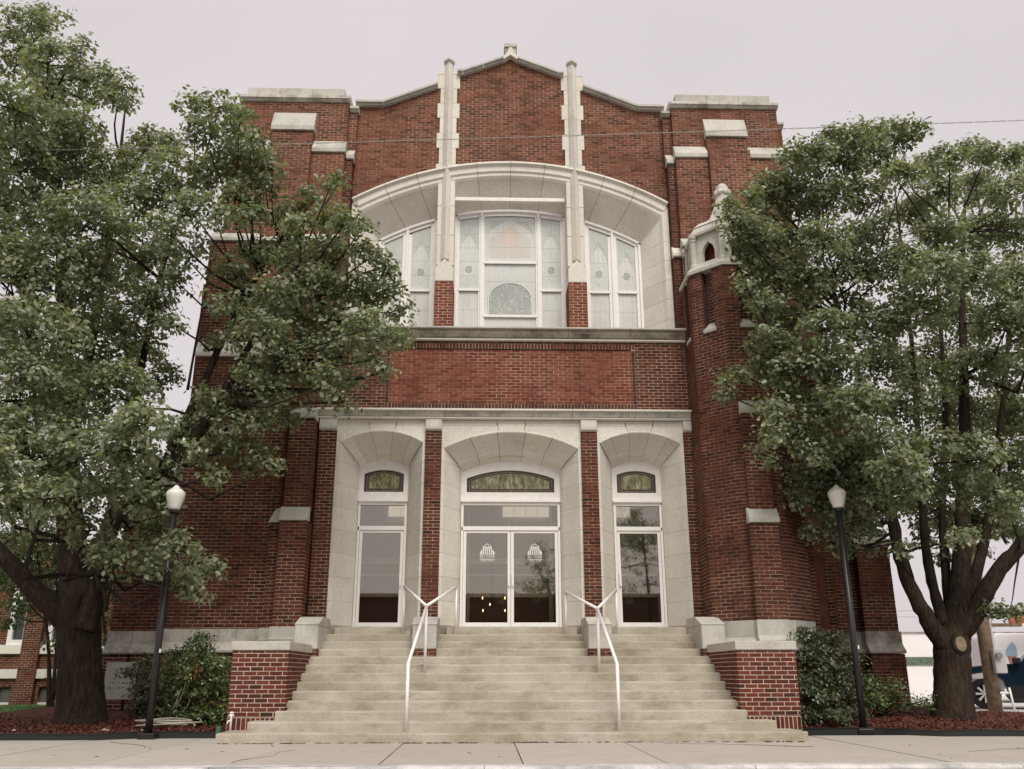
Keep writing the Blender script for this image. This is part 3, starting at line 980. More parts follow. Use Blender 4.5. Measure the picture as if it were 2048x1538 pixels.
def doorway(xc, a0, zs0, za0, a1, zs1, za1, a2, zs2, za2, xl, xr, keyw, double, nm):
    # jambs
    for s in (-1, 1):
        xo = xr if s > 0 else xl
        P = [(xo, 0), (xc + s * a0, 0), (xc + s * (a1 + 0.02), 0.50), (xc + s * a2, 0.64), (xc + s * a2, 0.76), (xo, 0.76)]
        for i in range(7):
            m = MB(); m.prof(P, ZJ[i] + 0.002, ZJ[i + 1] - 0.002, 0, 0.003)
            m.build('jamb_stone', M['stone'], CH)
        q = a0 + (a1 + 0.02 - a0) * 0.25
        m = MB(); m.prof([(xo, 0.125), (xc + s * q, 0.125), (xc + s * (a1 + 0.02), 0.50), (xc + s * a2, 0.64), (xc + s * a2, 0.76), (xo, 0.76)], 5.172, zs0 + 0.12)
        m.prof([(xo, 0.0), (xc + s * a0, 0.0), (xc + s * q, 0.124), (xo, 0.124)], 5.172, zs0 + 0.02)
        m.build('jamb_stone', M['stone'], CH)
        jb.prof([(xo, 0.01), (xc + s * (a0 + 0.012), 0.01), (xc + s * (a1 + 0.032), 0.50), (xc + s * (a2 + 0.012), 0.64), (xc + s * (a2 + 0.012), 0.7), (xo, 0.7)], 1.7, 5.2)
        MB().prof([(xo, -0.03), (xc + s * (a0 - 0.01), -0.03), (xc + s * a1, 0.50), (xc + s * (a2 - 0.01), 0.66), (xo, 0.66)], 1.69, 1.878, 0, 0.004).build('jamb_base', M['steps'], CH)
    # arch voussoirs
    n = 5; TT = [-1, -0.62, -0.215, 0.215, 0.62, 1] if double else [-1, -0.72, -0.26, 0.26, 0.72, 1]
    PR = [((a0 + 0.0, zs0 + 0.025, za0 + 0.03), -0.001), ((a0, zs0 + 0.012, za0 + 0.012), -0.02), ((a0 - 0.01, zs0 - 0.005, za0 - 0.012), -0.012), ((a0 - 0.02, zs0 - 0.01, za0 - 0.02), 0.012),
          ((a1 + 0.05, zs1 + 0.06, za1 + 0.07), 0.40), ((a1 + 0.045, zs1 + 0.03, za1 + 0.045), 0.415), ((a1 + 0.03, zs1 + 0.02, za1 + 0.03), 0.45), ((a1 + 0.015, zs1 - 0.005, za1), 0.48), ((a1, zs1 - 0.01, za1 - 0.006), 0.51), ((a1 - 0.005, zs1 - 0.003, za1 + 0.004), 0.525), ((a2, zs2, za2), 0.66)]
    for i in range(5):
        t0, t1 = TT[i] + 0.0035, TT[i + 1] - 0.0035
        if i == 0: t0 = -1
        if i == 4: t1 = 1
        vs = []; fs = []; kk = 5
        for (A, y) in PR:
            for k in range(kk + 1):
                t = t0 + (t1 - t0) * k / kk
                vs.append((xc + A[0] * t, y, arcz(A[0] * t, *A)))
        for p in range(len(PR) - 1):
            for k in range(kk):
                a = p * (kk + 1) + k
                fs.append((a, a + 1, a + kk + 2, a + kk + 1))
        MB().add(vs, fs).build('voussoir', M['stone'], CH)
    vs = []; fs = []
    for k in range(31):
        t = -1 + k / 15
        for A, y in ((PR[3][0], 0.03), (PR[4][0], 0.40), (PR[8][0], 0.52), (PR[10][0], 0.66)):
            vs.append((xc + A[0] * t, y, arcz(A[0] * t, *A) + 0.012))
    for k in range(30):
        for q in range(3): fs.append((4 * k + q, 4 * k + 4 + q, 4 * k + 5 + q, 4 * k + q + 1))
    jb.add(vs, fs)
    # spandrel stones: keystone, side blocks, top strips
    A0 = (a0, zs0 + 0.025, za0 + 0.03)
    m = MB(); kb = keyw * 0.86
    arc = [(xc + kb * (1 - 2 * k / 8), arcz(kb * (1 - 2 * k / 8), *A0)) for k in range(9)]
    m.face([(xc - keyw, 6.05), (xc - kb, arc[-1][1])] + arc[::-1][1:-1] + [(xc + kb, arc[0][1]), (xc + keyw, 6.05)], -0.004, 0.12)
    m.build('keystone', M['stone'], CH)
    for s in (-1, 1):
        xo = xr - 0.002 if s > 0 else xl + 0.002
        kx = kb + (keyw - kb) * 0.6
        arc = [(xc + s * (kb + 0.006 + (a0 - kb - 0.006) * k / 10), arcz(kb + 0.006 + (a0 - kb - 0.006) * k / 10, *A0)) for k in range(11)]
        poly = [(xc + s * (kx + 0.006), 5.935)] + arc + [(xo, arc[-1][1]), (xo, 5.935)]
        m = MB(); m.face(poly if s > 0 else poly[::-1], 0.0, 0.12)
        m.build('spandrel_stone', M['stone'], CH)
        m = MB(); x0, x1 = sorted((xc + s * (keyw + 0.004), xo)); m.box(x0, x1, -0.002, 0.12, 5.94, 6.05)
        m.build('spandrel_strip', M['stone'], CH)
    jb.box(xl, xr, 0.02, 0.10, 5.9, 6.04)
    # ---- white door frame
    dr = empty('doorway', (0, 0, 0), CH)
    y0, y1 = 0.66, 0.76
    g = a2 - (0.12 if double else 0.105)
    lun = (g, 4.95 if double else 5.04, 5.13)
    m = MB(); k = 14
    outer = [(xc + a2 * (-1 + 2 * i / k), arcz(a2 * (-1 + 2 * i / k), a2, zs2, za2) + 0.01) for i in range(k + 1)]
    inner = [(xc + g * (-1 + 2 * i / k), arcz(g * (-1 + 2 * i / k), *lun)) for i in range(k + 1)]
    for i in range(k): m.face([outer[i], inner[i], inner[i + 1], outer[i + 1]][::-1], y0, y1)
    m.face([(xc - a2, 4.44), (xc - g, 4.65), inner[0], outer[0]][::-1], y0, y1)
    m.face([(xc + a2, 4.44), outer[-1], inner[-1], (xc + g, 4.65)][::-1], y0, y1)
    m.face([(xc - a2, 4.44), (xc + a2, 4.44), (xc + g, 4.65), (xc - g, 4.65)], y0, y1)
    m.build('arched_frame', M['white_old'], dr)
    m = MB(); m.box(xc - a2, xc + a2, y0 - 0.06, y0 + 0.02, 4.435, 4.475); m.box(xc - a2, xc + a2, y0 - 0.035, y0 + 0.02, 4.478, 4.51)
    m.build('frame_ledge', M['white_old'], dr)
    # lunette of stained glass
    lu = empty('lunette', (0, 0, 0), dr)
    m = MB(); m.face([(xc - g, 4.645), (xc + g, 4.645)] + inner[::-1], y0 + 0.06, y0 + 0.066); m.build('border_glass', M['opal_edge'], lu)
    ml = MB()
    ginn = (g - 0.10, lun[1] - 0.06, lun[2] - 0.075)
    nn = 10 if double else 5
    for i in range(nn):
        xa = -ginn[0] + 2 * ginn[0] * i / nn + 0.006; xb = -ginn[0] + 2 * ginn[0] * (i + 1) / nn - 0.006
        ar = [(xc + xa + (xb - xa) * q / 3, arcz(xa + (xb - xa) * q / 3, *ginn)) for q in range(4)]
        m = MB(); m.face([(xc + xa, 4.74), (xc + xb, 4.74)] + ar[::-1], y0 + 0.045, y0 + 0.059); m.build('glass_piece', M['opal'], lu)
        if i: ml.tube([(xc + xa - 0.006, y0 + 0.045, 4.735), (xc + xa - 0.006, y0 + 0.045, arcz(xa, *ginn))], 0.006, 4)
    for A, zb in ((ginn, 4.735), ((g - 0.055, lun[1] - 0.03, lun[2] - 0.04), 4.69)):
        pts = [(xc - A[0], y0 + 0.048, zb)] + [(xc + A[0] * (-1 + 2 * i / 16), y0 + 0.048, arcz(A[0] * (-1 + 2 * i / 16), *A)) for i in range(17)] + [(xc + A[0], y0 + 0.048, zb), (xc - A[0], y0 + 0.048, zb)]
        ml.tube(pts, 0.007, 4)
    for i in range(1, 6 if double else 4):
        x = -g + 2 * g * i / (6 if double else 4)
        zt = arcz(x, *lun)
        ml.tube([(xc + x, y0 + 0.045, zt - 0.01), (xc + x, y0 + 0.045, zt - 0.08)], 0.005, 4)
        ml.tube([(xc + x, y0 + 0.045, 4.65), (xc + x, y0 + 0.045, 4.735)], 0.005, 4)
    ml.build('leading', M['came_dark'], lu)
    # transom light
    tr = empty('transom', (0, 0, 0), dr)
    m = MB(); w = a2 - 0.01
    m.box(xc - w, xc - w + 0.05, y0 - 0.01, y1, 1.87, 4.432); m.box(xc + w - 0.05, xc + w, y0 - 0.01, y1, 1.87, 4.432)
    m.box(xc - w + 0.05, xc + w - 0.05, y0 - 0.01, y1, 4.37, 4.432); m.box(xc - w + 0.05, xc + w - 0.05, y0 - 0.012, y1, 3.84, 3.925)
    m.build('transom_frame', M['white'], tr)
    MB().box(xc - w + 0.05, xc + w - 0.05, y0 + 0.04, y0 + 0.046, 3.925, 4.37).build('pane', M['glass'], tr)
    # door leaves
    lw = [(xc - w + 0.055, xc - 0.004), (xc + 0.004, xc + w - 0.055)] if double else [(xc - w + 0.055, xc + w - 0.055)]
    for q, (xa, xb) in enumerate(lw):
        d = MB(); st = 0.062
        d.box(xa, xa + st, y0 + 0.01, y0 + 0.055, 1.885, 3.836); d.box(xb - st, xb, y0 + 0.01, y0 + 0.055, 1.885, 3.836)
        d.box(xa + st, xb - st, y0 + 0.01, y0 + 0.055, 1.885, 1.965); d.box(xa + st, xb - st, y0 + 0.01, y0 + 0.055, 3.785, 3.836)
        leaf = d.build('door', M['white'], dr, bevel=0.004)
        MB().box(xa + st, xb - st, y0 + 0.028, y0 + 0.034, 1.965, 3.785).build('pane', M['glass'], leaf)
        MB().box(xa + st, xb - st, y0 + 0.056, y0 + 0.085, 2.915, 2.94).build('push_bar', M['white_old'], leaf)
        hx = (xb - 0.035 if q == 0 else xa + 0.035) if double else ((xb - 0.035) if xc < 0 else (xa + 0.035))
        h = MB(); h.box(hx - 0.02, hx + 0.02, y0 - 0.045, y0 - 0.03, 2.70, 2.98); h.box(hx - 0.012, hx + 0.012, y0 - 0.03, y0 + 0.01, 2.72, 2.75); h.box(hx - 0.012, hx + 0.012, y0 - 0.03, y0 + 0.01, 2.93, 2.96)
        h.build('handle', M['rail'], leaf)
        if double: decal((xa + xb) / 2 + 0.01, y0 + 0.0245, 3.35, leaf)
        hg = MB(); ex = (xa - 0.03 if q == 0 else xb + 0.03) if double else ((xa - 0.03) if xc < 0 else (xb + 0.03))
        hg.box(ex - 0.012, ex + 0.012, y0 - 0.016, y0 - 0.009, 3.84, 3.91)
        hg.build('hinge_plate', M['black'], leaf)
    MB().cbox(xc - a2 - 0.22, xc + a2 + 0.22, -0.14, 0.66, 1.694, 1.833, 0.012).build('threshold', M['steps'], CH)
    MB().box(xc - a2, xc + a2, 0.60, 0.80, 1.834, 1.884).build('threshold_plate', M['stone_grey'], CH)
    return dr


def text_mesh(s, size, mtl, parent, loc, name='lettering', width=None, depth=0.0015):
    cu = bpy.data.curves.new(name, 'FONT')
    cu.body = s; cu.size = size; cu.align_x = 'CENTER'; cu.align_y = 'CENTER'; cu.extrude = depth; cu.resolution_u = 3
    tmp = bpy.data.objects.new(name, cu); COL.objects.link(tmp)
    bpy.context.view_layer.update()
    me = bpy.data.meshes.new_from_object(tmp.evaluated_get(bpy.context.evaluated_depsgraph_get()))
    wd = max(v.co.x for v in me.vertices) - min(v.co.x for v in me.vertices)
    bpy.data.objects.remove(tmp)
    me.materials.clear(); me.materials.append(mtl)
    o = bpy.data.objects.new(name, me); COL.objects.link(o); o.parent = parent
    o.location = loc; o.rotation_euler = (RD(90), 0, 0)
    if width: o.scale = (width / wd, 1, 1)
    return o


M['decal'] = plain('white_vinyl', (0.74, 0.73, 0.72), 0.5, 0.3)
M['decal_text'] = plain('vinyl_cut_lettering', (0.30, 0.29, 0.27), 0.5, 0.3)


def decal(x, y, z, parent):
    """white emblem: a bell tower over a name banner"""
    m = MB(); d = 0.0025
    m.box(x - 0.155, x + 0.155, y, y + d, z - 0.115, z - 0.105)
    m.box(x - 0.155, x + 0.155, y, y + d, z - 0.012, z - 0.004)
    # tower: arcaded body, turreted top, sloping wings
    for k in range(5): m.box(x - 0.10 + k * 0.044, x - 0.10 + k * 0.044 + 0.024, y, y + d, z, z + 0.10)
    m.face([(x - 0.155, z), (x - 0.11, z), (x - 0.11, z + 0.095), (x - 0.15, z + 0.04)], y, y + d)
    m.face([(x + 0.11, z), (x + 0.155, z), (x + 0.15, z + 0.04), (x + 0.11, z + 0.095)], y, y + d)
    m.box(x - 0.105, x + 0.105, y, y + d, z + 0.10, z + 0.112)
    for k in range(4):
        cx = x - 0.072 + k * 0.048
        m.face([(cx - 0.019, z + 0.118), (cx + 0.019, z + 0.118), (cx + 0.019, z + 0.145), (cx, z + 0.17), (cx - 0.019, z + 0.145)], y, y + d)
    m.face([(x - 0.10, z + 0.155), (x - 0.085, z + 0.155), (x, z + 0.205), (x + 0.085, z + 0.155), (x + 0.10, z + 0.155), (x, z + 0.222)], y, y + d)
    m.build('emblem', M['decal'], parent)
    text_mesh('BELL TOWER', 0.10, M['decal'], parent, (x, y, z - 0.058), width=0.30)
    text_mesh('EVENT CENTER', 0.05, M['decal'], parent, (x, y, z - 0.142), width=0.26)


jb = MB()
doorway(0.0, 1.40, 5.45, 5.80, 1.08, 5.16, 5.42, 1.055, 5.08, 5.315, -1.458, 1.458, 0.30, True, 'c')
doorway(2.70, 0.85, 5.57, 5.81, 0.56, 5.27, 5.42, 0.525, 5.17, 5.33, 1.792, 3.622, 0.29, False, 'r')
doorway(-2.70, 0.85, 5.57, 5.81, 0.56, 5.27, 5.42, 0.525, 5.17, 5.33, -3.642, -1.792, 0.29, False, 'l')
jb.build('joint_bed', M['joint'], CH)

# --- vestibule behind the doors
vest = MB()
vest.box(-3.7, 3.7, 0.90, 2.9, 1.70, 1.86)
vest.box(-3.7, 3.7, 0.90, 2.9, 4.9, 5.0)
vest.box(-3.8, -3.7, 0.80, 3.0, 1.70, 5.0); vest.box(3.7, 3.8, 0.80, 3.0, 1.70, 5.0)
vest.box(-3.8, 3.8, 1.75, 1.85, 1.70, 5.0)
vest.build('vestibule', plain('vestibule_plaster', (0.26, 0.24, 0.205), 0.8, 0.2), CH)
M['inner_brown'] = plain('brown_inner_door', (0.10, 0.075, 0.06), 0.6, 0.3)
M['inner_pale'] = plain('pale_inner_glass', (0.42, 0.41, 0.36), 0.5, 0.3, var=0.08)
for cx, w in ((0, 0.95), (2.7, 0.62), (-2.7, 0.62)):
    m = MB()
    for xa in ([-w, w - 0.09] if w < 0.9 else [-w, -0.045, w - 0.09]): m.box(cx + xa, cx + xa + 0.09, 1.66, 1.75, 1.86, 4.85)
    for za in (1.86, 2.55, 3.25, 3.95, 4.5): m.box(cx - w, cx + w, 1.67, 1.75, za, za + 0.12)
    m.build('inner_door', M['white_old'], CH)
    for xa, xb in ([(-w + 0.09, -0.045), (0.045, w - 0.09)] if w > 0.9 else [(-w + 0.09, w - 0.09)]):
        MB().box(cx + xa, cx + xb, 1.71, 1.745, 1.98, 2.55).build('inner_door_panel', M['inner_brown'], CH)
        for z0, z1 in ((2.67, 3.25), (3.37, 3.95), (4.07, 4.5)): MB().box(cx + xa + 0.02, cx + xb - 0.02, 1.73, 1.748, z0 + 0.02, z1 - 0.02).build('inner_door_panel', M['inner_pale'], CH)
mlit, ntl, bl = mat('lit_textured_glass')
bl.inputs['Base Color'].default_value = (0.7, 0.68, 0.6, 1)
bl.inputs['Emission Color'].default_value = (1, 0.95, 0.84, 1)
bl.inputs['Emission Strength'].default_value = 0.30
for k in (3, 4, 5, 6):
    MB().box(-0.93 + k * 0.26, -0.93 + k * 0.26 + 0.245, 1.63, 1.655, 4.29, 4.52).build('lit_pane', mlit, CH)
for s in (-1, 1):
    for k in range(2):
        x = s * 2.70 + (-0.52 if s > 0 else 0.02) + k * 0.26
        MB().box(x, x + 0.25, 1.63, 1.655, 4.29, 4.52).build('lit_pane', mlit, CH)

# --- left corner pier beside the porch
brick_box(por, -4.54, -4.05, -0.42, 0.0, 4.10, 5.97, 'flr')
brick_box(por, -4.56, -4.03, -0.54, 0.0, 1.80, 3.84, 'flr')


def weather(x0, x1, yf, yb, zb, zt, name='weathering_stone', lip=0.08, mt='stone_grey', par=None):
    """sloping weathering stone: vertical lip at the front, steep slope back to the wall"""
    m = MB()
    m.side([(yb + 0.05, zb), (yf, zb), (yf - 0.012, zb + 0.01), (yf - 0.012, zb + lip), (yb, zt), (yb + 0.05, zt)], x0, x1)
    return m.build(name, M[mt], par or CH, bevel=0.006)


weather(-4.56, -4.03, -0.46, -0.02, 5.97, 6.30)
weather(-4.58, -4.01, -0.58, -0.43, 3.84, 4.13)
brick_box(por, -4.80, -4.56, -0.30, 0.4, 1.80, 3.84, 'fl')
m = MB(); m.face([(-4.84, 3.84), (-4.565, 3.84), (-4.565, 4.17), (-4.72, 4.08)], -0.32, 0.1); m.build('weathering_stone', M['stone_grey'], CH)
brick_box(por, -4.66, -4.56, -0.20, 0.4, 4.0, 5.9, 'fl')
m = MB(); m.face([(-4.70, 5.88), (-4.565, 5.88), (-4.565, 6.2), (-4.64, 6.1)], -0.22, 0.1); m.build('weathering_stone', M['stone_grey'], CH)

# --- the two towers, stepping out downwards
for s in (-1, 1):
    w_ = tw[s]

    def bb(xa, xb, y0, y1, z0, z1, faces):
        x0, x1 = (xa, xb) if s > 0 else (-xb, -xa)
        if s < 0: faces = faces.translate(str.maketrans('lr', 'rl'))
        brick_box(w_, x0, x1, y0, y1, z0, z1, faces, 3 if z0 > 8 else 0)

    def wx(xa, xb, *a, **k):
        x0, x1 = (xa, xb) if s > 0 else (-xb, -xa)
        return weather(x0, x1, *a, **k)
    # top stage
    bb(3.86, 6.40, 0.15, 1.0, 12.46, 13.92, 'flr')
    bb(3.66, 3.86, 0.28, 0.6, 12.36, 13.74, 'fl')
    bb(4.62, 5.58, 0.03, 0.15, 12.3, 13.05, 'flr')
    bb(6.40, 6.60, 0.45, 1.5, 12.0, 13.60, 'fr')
    for (xa, xb, yf, z, h) in ((3.82, 6.44, 0.07, 13.92, 0.13), (3.62, 3.84, 0.20, 13.74, 0.12), (6.42, 6.64, 0.38, 13.60, 0.12)):
        x0, x1 = (xa, xb) if s > 0 else (-xb, -xa)
        n = 3 if xb - xa > 1 else 1
        for i in range(n):
            m = MB(); a = x0 + (x1 - x0) * i / n + 0.002; b = x0 + (x1 - x0) * (i + 1) / n - 0.002
            m.side([(1.4, z), (yf + 0.05, z), (yf, z + 0.05), (yf - 0.03, z + 0.06), (yf - 0.03, z + h), (1.4, z + h)], a, b)
            m.build('coping_stone', M['stone_dirty'], CH)
    for i in range(3):
        xa = 3.98 + i * 0.77; xb = xa + 0.766
        x0, x1 = (xa, xb) if s > 0 else (-xb, -xa)
        MB().cbox(x0, x1, 0.18, 1.3, 14.05, 14.34, 0.01).build('parapet_stone', M['stone_grey'], CH)
    x0, x1 = (3.84, 3.975) if s > 0 else (-3.975, -3.84)
    MB().cbox(x0, x1, 0.24, 1.2, 14.0, 14.2, 0.01).build('parapet_stone', M['stone_grey'], CH)
    wx(4.60, 5.60, -0.02, 0.14, 13.05, 13.62, lip=0.12)
    # second stage
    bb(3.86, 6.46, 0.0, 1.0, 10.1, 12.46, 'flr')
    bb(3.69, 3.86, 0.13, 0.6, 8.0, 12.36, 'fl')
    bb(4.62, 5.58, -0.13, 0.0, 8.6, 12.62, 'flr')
    wx(3.84, 4.615, -0.04, 0.14, 12.46, 12.86, lip=0.11)
    wx(5.585, 6.50, -0.04, 0.14, 12.46, 12.86, lip=0.11)
    wx(3.66, 3.835, 0.08, 0.27, 12.36, 12.70, lip=0.11)
    # third stage
    bb(3.86, 6.66, -0.12, 1.2, 7.35, 10.1, 'flr')
    wx(3.84, 6.68, -0.16, -0.01, 10.1, 10.36)
    x0, x1 = (6.45, 6.70) if s > 0 else (-6.70, -6.45)
    m = MB(); m.face([(x0, 10.1), (x1, 10.1), (x1, 10.16 if s > 0 else 10.5), (x0, 10.5 if s > 0 else 10.16)], -0.05, 1.4); m.build('weathering_stone', M['stone_grey'], CH)
    if s > 0: wx(3.66, 3.86, 0.06, 0.14, 9.95, 10.22, mt='stone')
# left tower lower stage
wl = tw[-1]
brick_box(wl, -6.66, -4.50, -0.20, 1.4, 1.80, 7.35, 'fl')
weather(-6.68, -4.5, -0.26, -0.13, 7.35, 7.72, mt='stone')
# left side buttress
brick_box(wl, -8.08, -6.6, 0.75, 2.6, 1.80, 4.4, 'fl')
brick_box(wl, -7.04, -6.6, 0.85, 2.6, 4.4, 9.5, 'fl')
m = MB(); m.face([(-8.12, 4.4), (-6.7, 4.4), (-6.7, 5.3), (-7.04, 5.2), (-8.12, 4.46)], 0.70, 2.6); m.build('weathering_stone', M['stone_grey'], CH)
# right wing beyond the turret
wr = tw[1]
brick_box(wr, 6.26, 6.66, 0.46, 1.2, 1.80, 7.35, 'fr')
brick_box(wr, 5.9, 7.42, 1.2, 2.0, 1.80, 7.35, 'f')
brick_box(wr, 6.85, 7.2, 1.0, 2.0, 1.8, 9.9, 'fr')
brick_box(wr, 7.42, 8.12, 0.95, 2.4, 1.80, 3.55, 'flr')
weather(7.38, 8.14, 0.90, 1.25, 3.55, 3.95)
brick_box(wr, 7.42, 8.00, 1.28, 2.4, 3.6, 7.0, 'flr')
# plinth: stone band, flared drip and brick base
zg = 0.15


def plinth(x0, x1, yf, par, tm, fl=True, lr='flr'):
    m = MB()
    m.side([(yf + 0.5, 1.36), (yf - 0.15, 1.36), (yf - 0.16, 1.40), (yf - 0.02, 1.55), (yf - 0.02, 1.80), (yf + 0.5, 1.80)], x0, x1)
    m.build('plinth_stone', M['stone_dirty'] if fl else M['stone_grey'], CH, bevel=0.006)
    brick_box(tm, x0 + 0.02, x1 - 0.02, yf - 0.10, yf + 0.5, zg, 1.36, lr)


for a, b in ((-8.12, -7.62), (-7.615, -6.7)): plinth(a, b, 0.75, CH, wl)
for a, b in ((-6.70, -6.0), (-5.995, -5.3), (-5.295, -4.5)): plinth(a, b, -0.20, CH, wl)
plinth(5.95, 7.40, 1.2, CH, wr); plinth(7.40, 8.16, 0.95, CH, wr)
# cornerstone with worn lettering
cs = MB().cbox(-8.02, -7.40, 0.625, 0.70, 0.50, 1.20, 0.008).build('cornerstone', M['stone_grey'], CH)
r3 = random.Random(11)
m = MB()
for k, (zz, wd) in enumerate(((1.06, 0.30), (0.985, 0.42), (0.90, 0.24), (0.81, 0.44), (0.72, 0.42))):     # worn rows of cut letters
    x = -7.71 - wd / 2
    while x < -7.71 + wd / 2:
        w = r3.uniform(0.006, 0.011)
        m.box(x, x + w, 0.6215, 0.626, zz - 0.018, zz + 0.018)
        if r3.random() < 0.5: m.box(x + w, x + 0.03, 0.6215, 0.626, zz + r3.choice((-0.018, -0.004, 0.011)), zz + 0.018)
        x += r3.choice((0.034, 0.04, 0.06))
m.build('worn_lettering', plain('cut_letters', (0.24, 0.23, 0.20), 0.9, 0.1), cs)

# --- octagonal turret with its stone lantern
TC = Vector((4.76, -0.42, 0)); AP = 0.97
SIDE = AP * math.tan(math.pi / 8) * 2
slot = MB()
for k in (-3, -2, -1, 0, 1, 2, 3):
    q = k * math.pi / 4          # 0 faces the street
    Nn = Vector((math.sin(q), -math.cos(q), 0)); U = Vector((math.cos(q), math.sin(q), 0))
    O = TC + Nn * AP - U * (SIDE / 2)
    g0, g1 = SIDE / 2 - 0.12, SIDE / 2 + 0.12
    if abs(k) > 2: continue
    brick_face(tur, O, U, Nn, 1.80, 9.05, lambda z: [(0, g0), (g1, SIDE)] if z > 7.72 else [(0, SIDE)])
    O2 = TC + Nn * (AP - 0.17) - U * (SIDE / 2)
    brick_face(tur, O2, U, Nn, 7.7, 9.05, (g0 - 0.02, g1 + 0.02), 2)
    for g, sg in ((g0, 1), (g1, -1)):
        a = O + U * g; b = O2 + U * g
        slot.add([(a.x, a.y, 7.7), (b.x, b.y, 7.7), (b.x, b.y, 9.05), (a.x, a.y, 9.05)], [(0, 1, 2, 3) if sg < 0 else (3, 2, 1, 0)])
    # sloping sill of the slot, coping above, lantern bay
    Mx = Matrix.Translation(TC) @ Matrix.Rotation(q, 4, 'Z')
    m = MB(); m.side([(-AP + 0.17, 7.7), (-AP - 0.03, 7.66), (-AP - 0.03, 7.73), (-AP + 0.17, 7.92)], -0.15, 0.15); m.xf(Mx).build('slot_sill', M['stone_grey'], CH)
    h = (AP + 0.05) * math.tan(math.pi / 8); h2 = (AP - 0.12) * math.tan(math.pi / 8)
    m = MB()
    m.add([(-h, -AP - 0.05, 9.05), (h, -AP - 0.05, 9.05), (h, -AP - 0.05, 9.12), (-h, -AP - 0.05, 9.12), (-h2, -AP + 0.12, 9.32), (h2, -AP + 0.12, 9.32), (0, 0, 9.05), (0, 0, 9.32)],
          [(0, 1, 2, 3), (3, 2, 5, 4), (1, 0, 6), (4, 5, 7)])
    m.xf(Mx).build('turret_coping', M['stone_grey'], CH)
    # lantern bay: pointed opening in a stone panel
    a = AP - 0.16; hb = a * math.tan(math.pi / 8)
    op = 0.15
    left = [(-hb, 9.30), (-op, 9.30), (-op, 9.56), (-op * 0.75, 9.68), (0, 9.80), (0, 9.98), (-hb, 9.98)]
    m = MB(); m.face(left, -a, -a + 0.09); m.face([(-x, z) for x, z in left][::-1], -a, -a + 0.09)
    m.xf(Mx).build('lantern_panel', M['stone_grey'], CH)
    h = (a + 0.08) * math.tan(math.pi / 8)
    m = MB()
    h3 = (a - 0.05) * math.tan(math.pi / 8)
    m.add([(-h, -a - 0.08, 9.98), (h, -a - 0.08, 9.98), (h, -a - 0.08, 10.04), (-h, -a - 0.08, 10.04), (-h3, -a + 0.05, 10.24), (h3, -a + 0.05, 10.24), (0, 0, 9.98)],
          [(0, 1, 2, 3), (3, 2, 5, 4), (1, 0, 6)])
    m.xf(Mx).build('lantern_eave', M['stone_dirty'], CH)
for k in range(8):
    q = k * math.pi / 4 + math.pi / 8
    if math.cos(q) < -0.4: continue
    c = TC + Vector((math.sin(q), -math.cos(q), 0)) * ((AP - 0.13) / math.cos(math.pi / 8))
    m = MB()
    m.lathe([(0.095, 9.20), (0.095, 9.28), (0.07, 9.32), (0.066, 9.84), (0.085, 9.87), (0.075, 9.90), (0.10, 9.94), (0.10, 10.03)], 12, (c.x, c.y))
    m.build('lantern_column', M['stone_grey'], CH, smooth=False)
R8 = 1 / math.cos(math.pi / 8)
m = MB()
m.lathe([(0.80 * R8, 10.22), (0.66 * R8, 10.36), (0.50 * R8, 10.44), (0.38 * R8, 10.56), (0.29 * R8, 10.74), (0.21 * R8, 10.94), (0.16 * R8, 11.12), (0.15 * R8, 11.2)], 8, (TC.x, TC.y), rot=math.pi / 8)
m.build('lantern_roof', M['stone_dirty'], CH)
m = MB()
m.lathe([(0.12, 11.10), (0.15, 11.17), (0.17, 11.25), (0.16, 11.33), (0.14, 11.37), (0.15, 11.40), (0.11, 11.47), (0.05, 11.52), (0.01, 11.54)], 12, (TC.x, TC.y))
for k in range(8):
    q = k * math.pi / 4 + 0.2
    m.lathe([(0.01, 11.18), (0.055, 11.21), (0.06, 11.28), (0.02, 11.34)], 7, (TC.x + 0.15 * math.cos(q), TC.y + 0.15 * math.sin(q)))
m.build('turret_finial', M['stone_dirty'], CH, smooth=True)
MB().lathe([(0.55, 9.2), (0.55, 10.0)], 8, (TC.x, TC.y), rot=math.pi / 8).build('lantern_core', plain('lantern_core_brick', (0.22, 0.07, 0.05), 0.9, 0.1, var=0.3, vscale=12), CH)
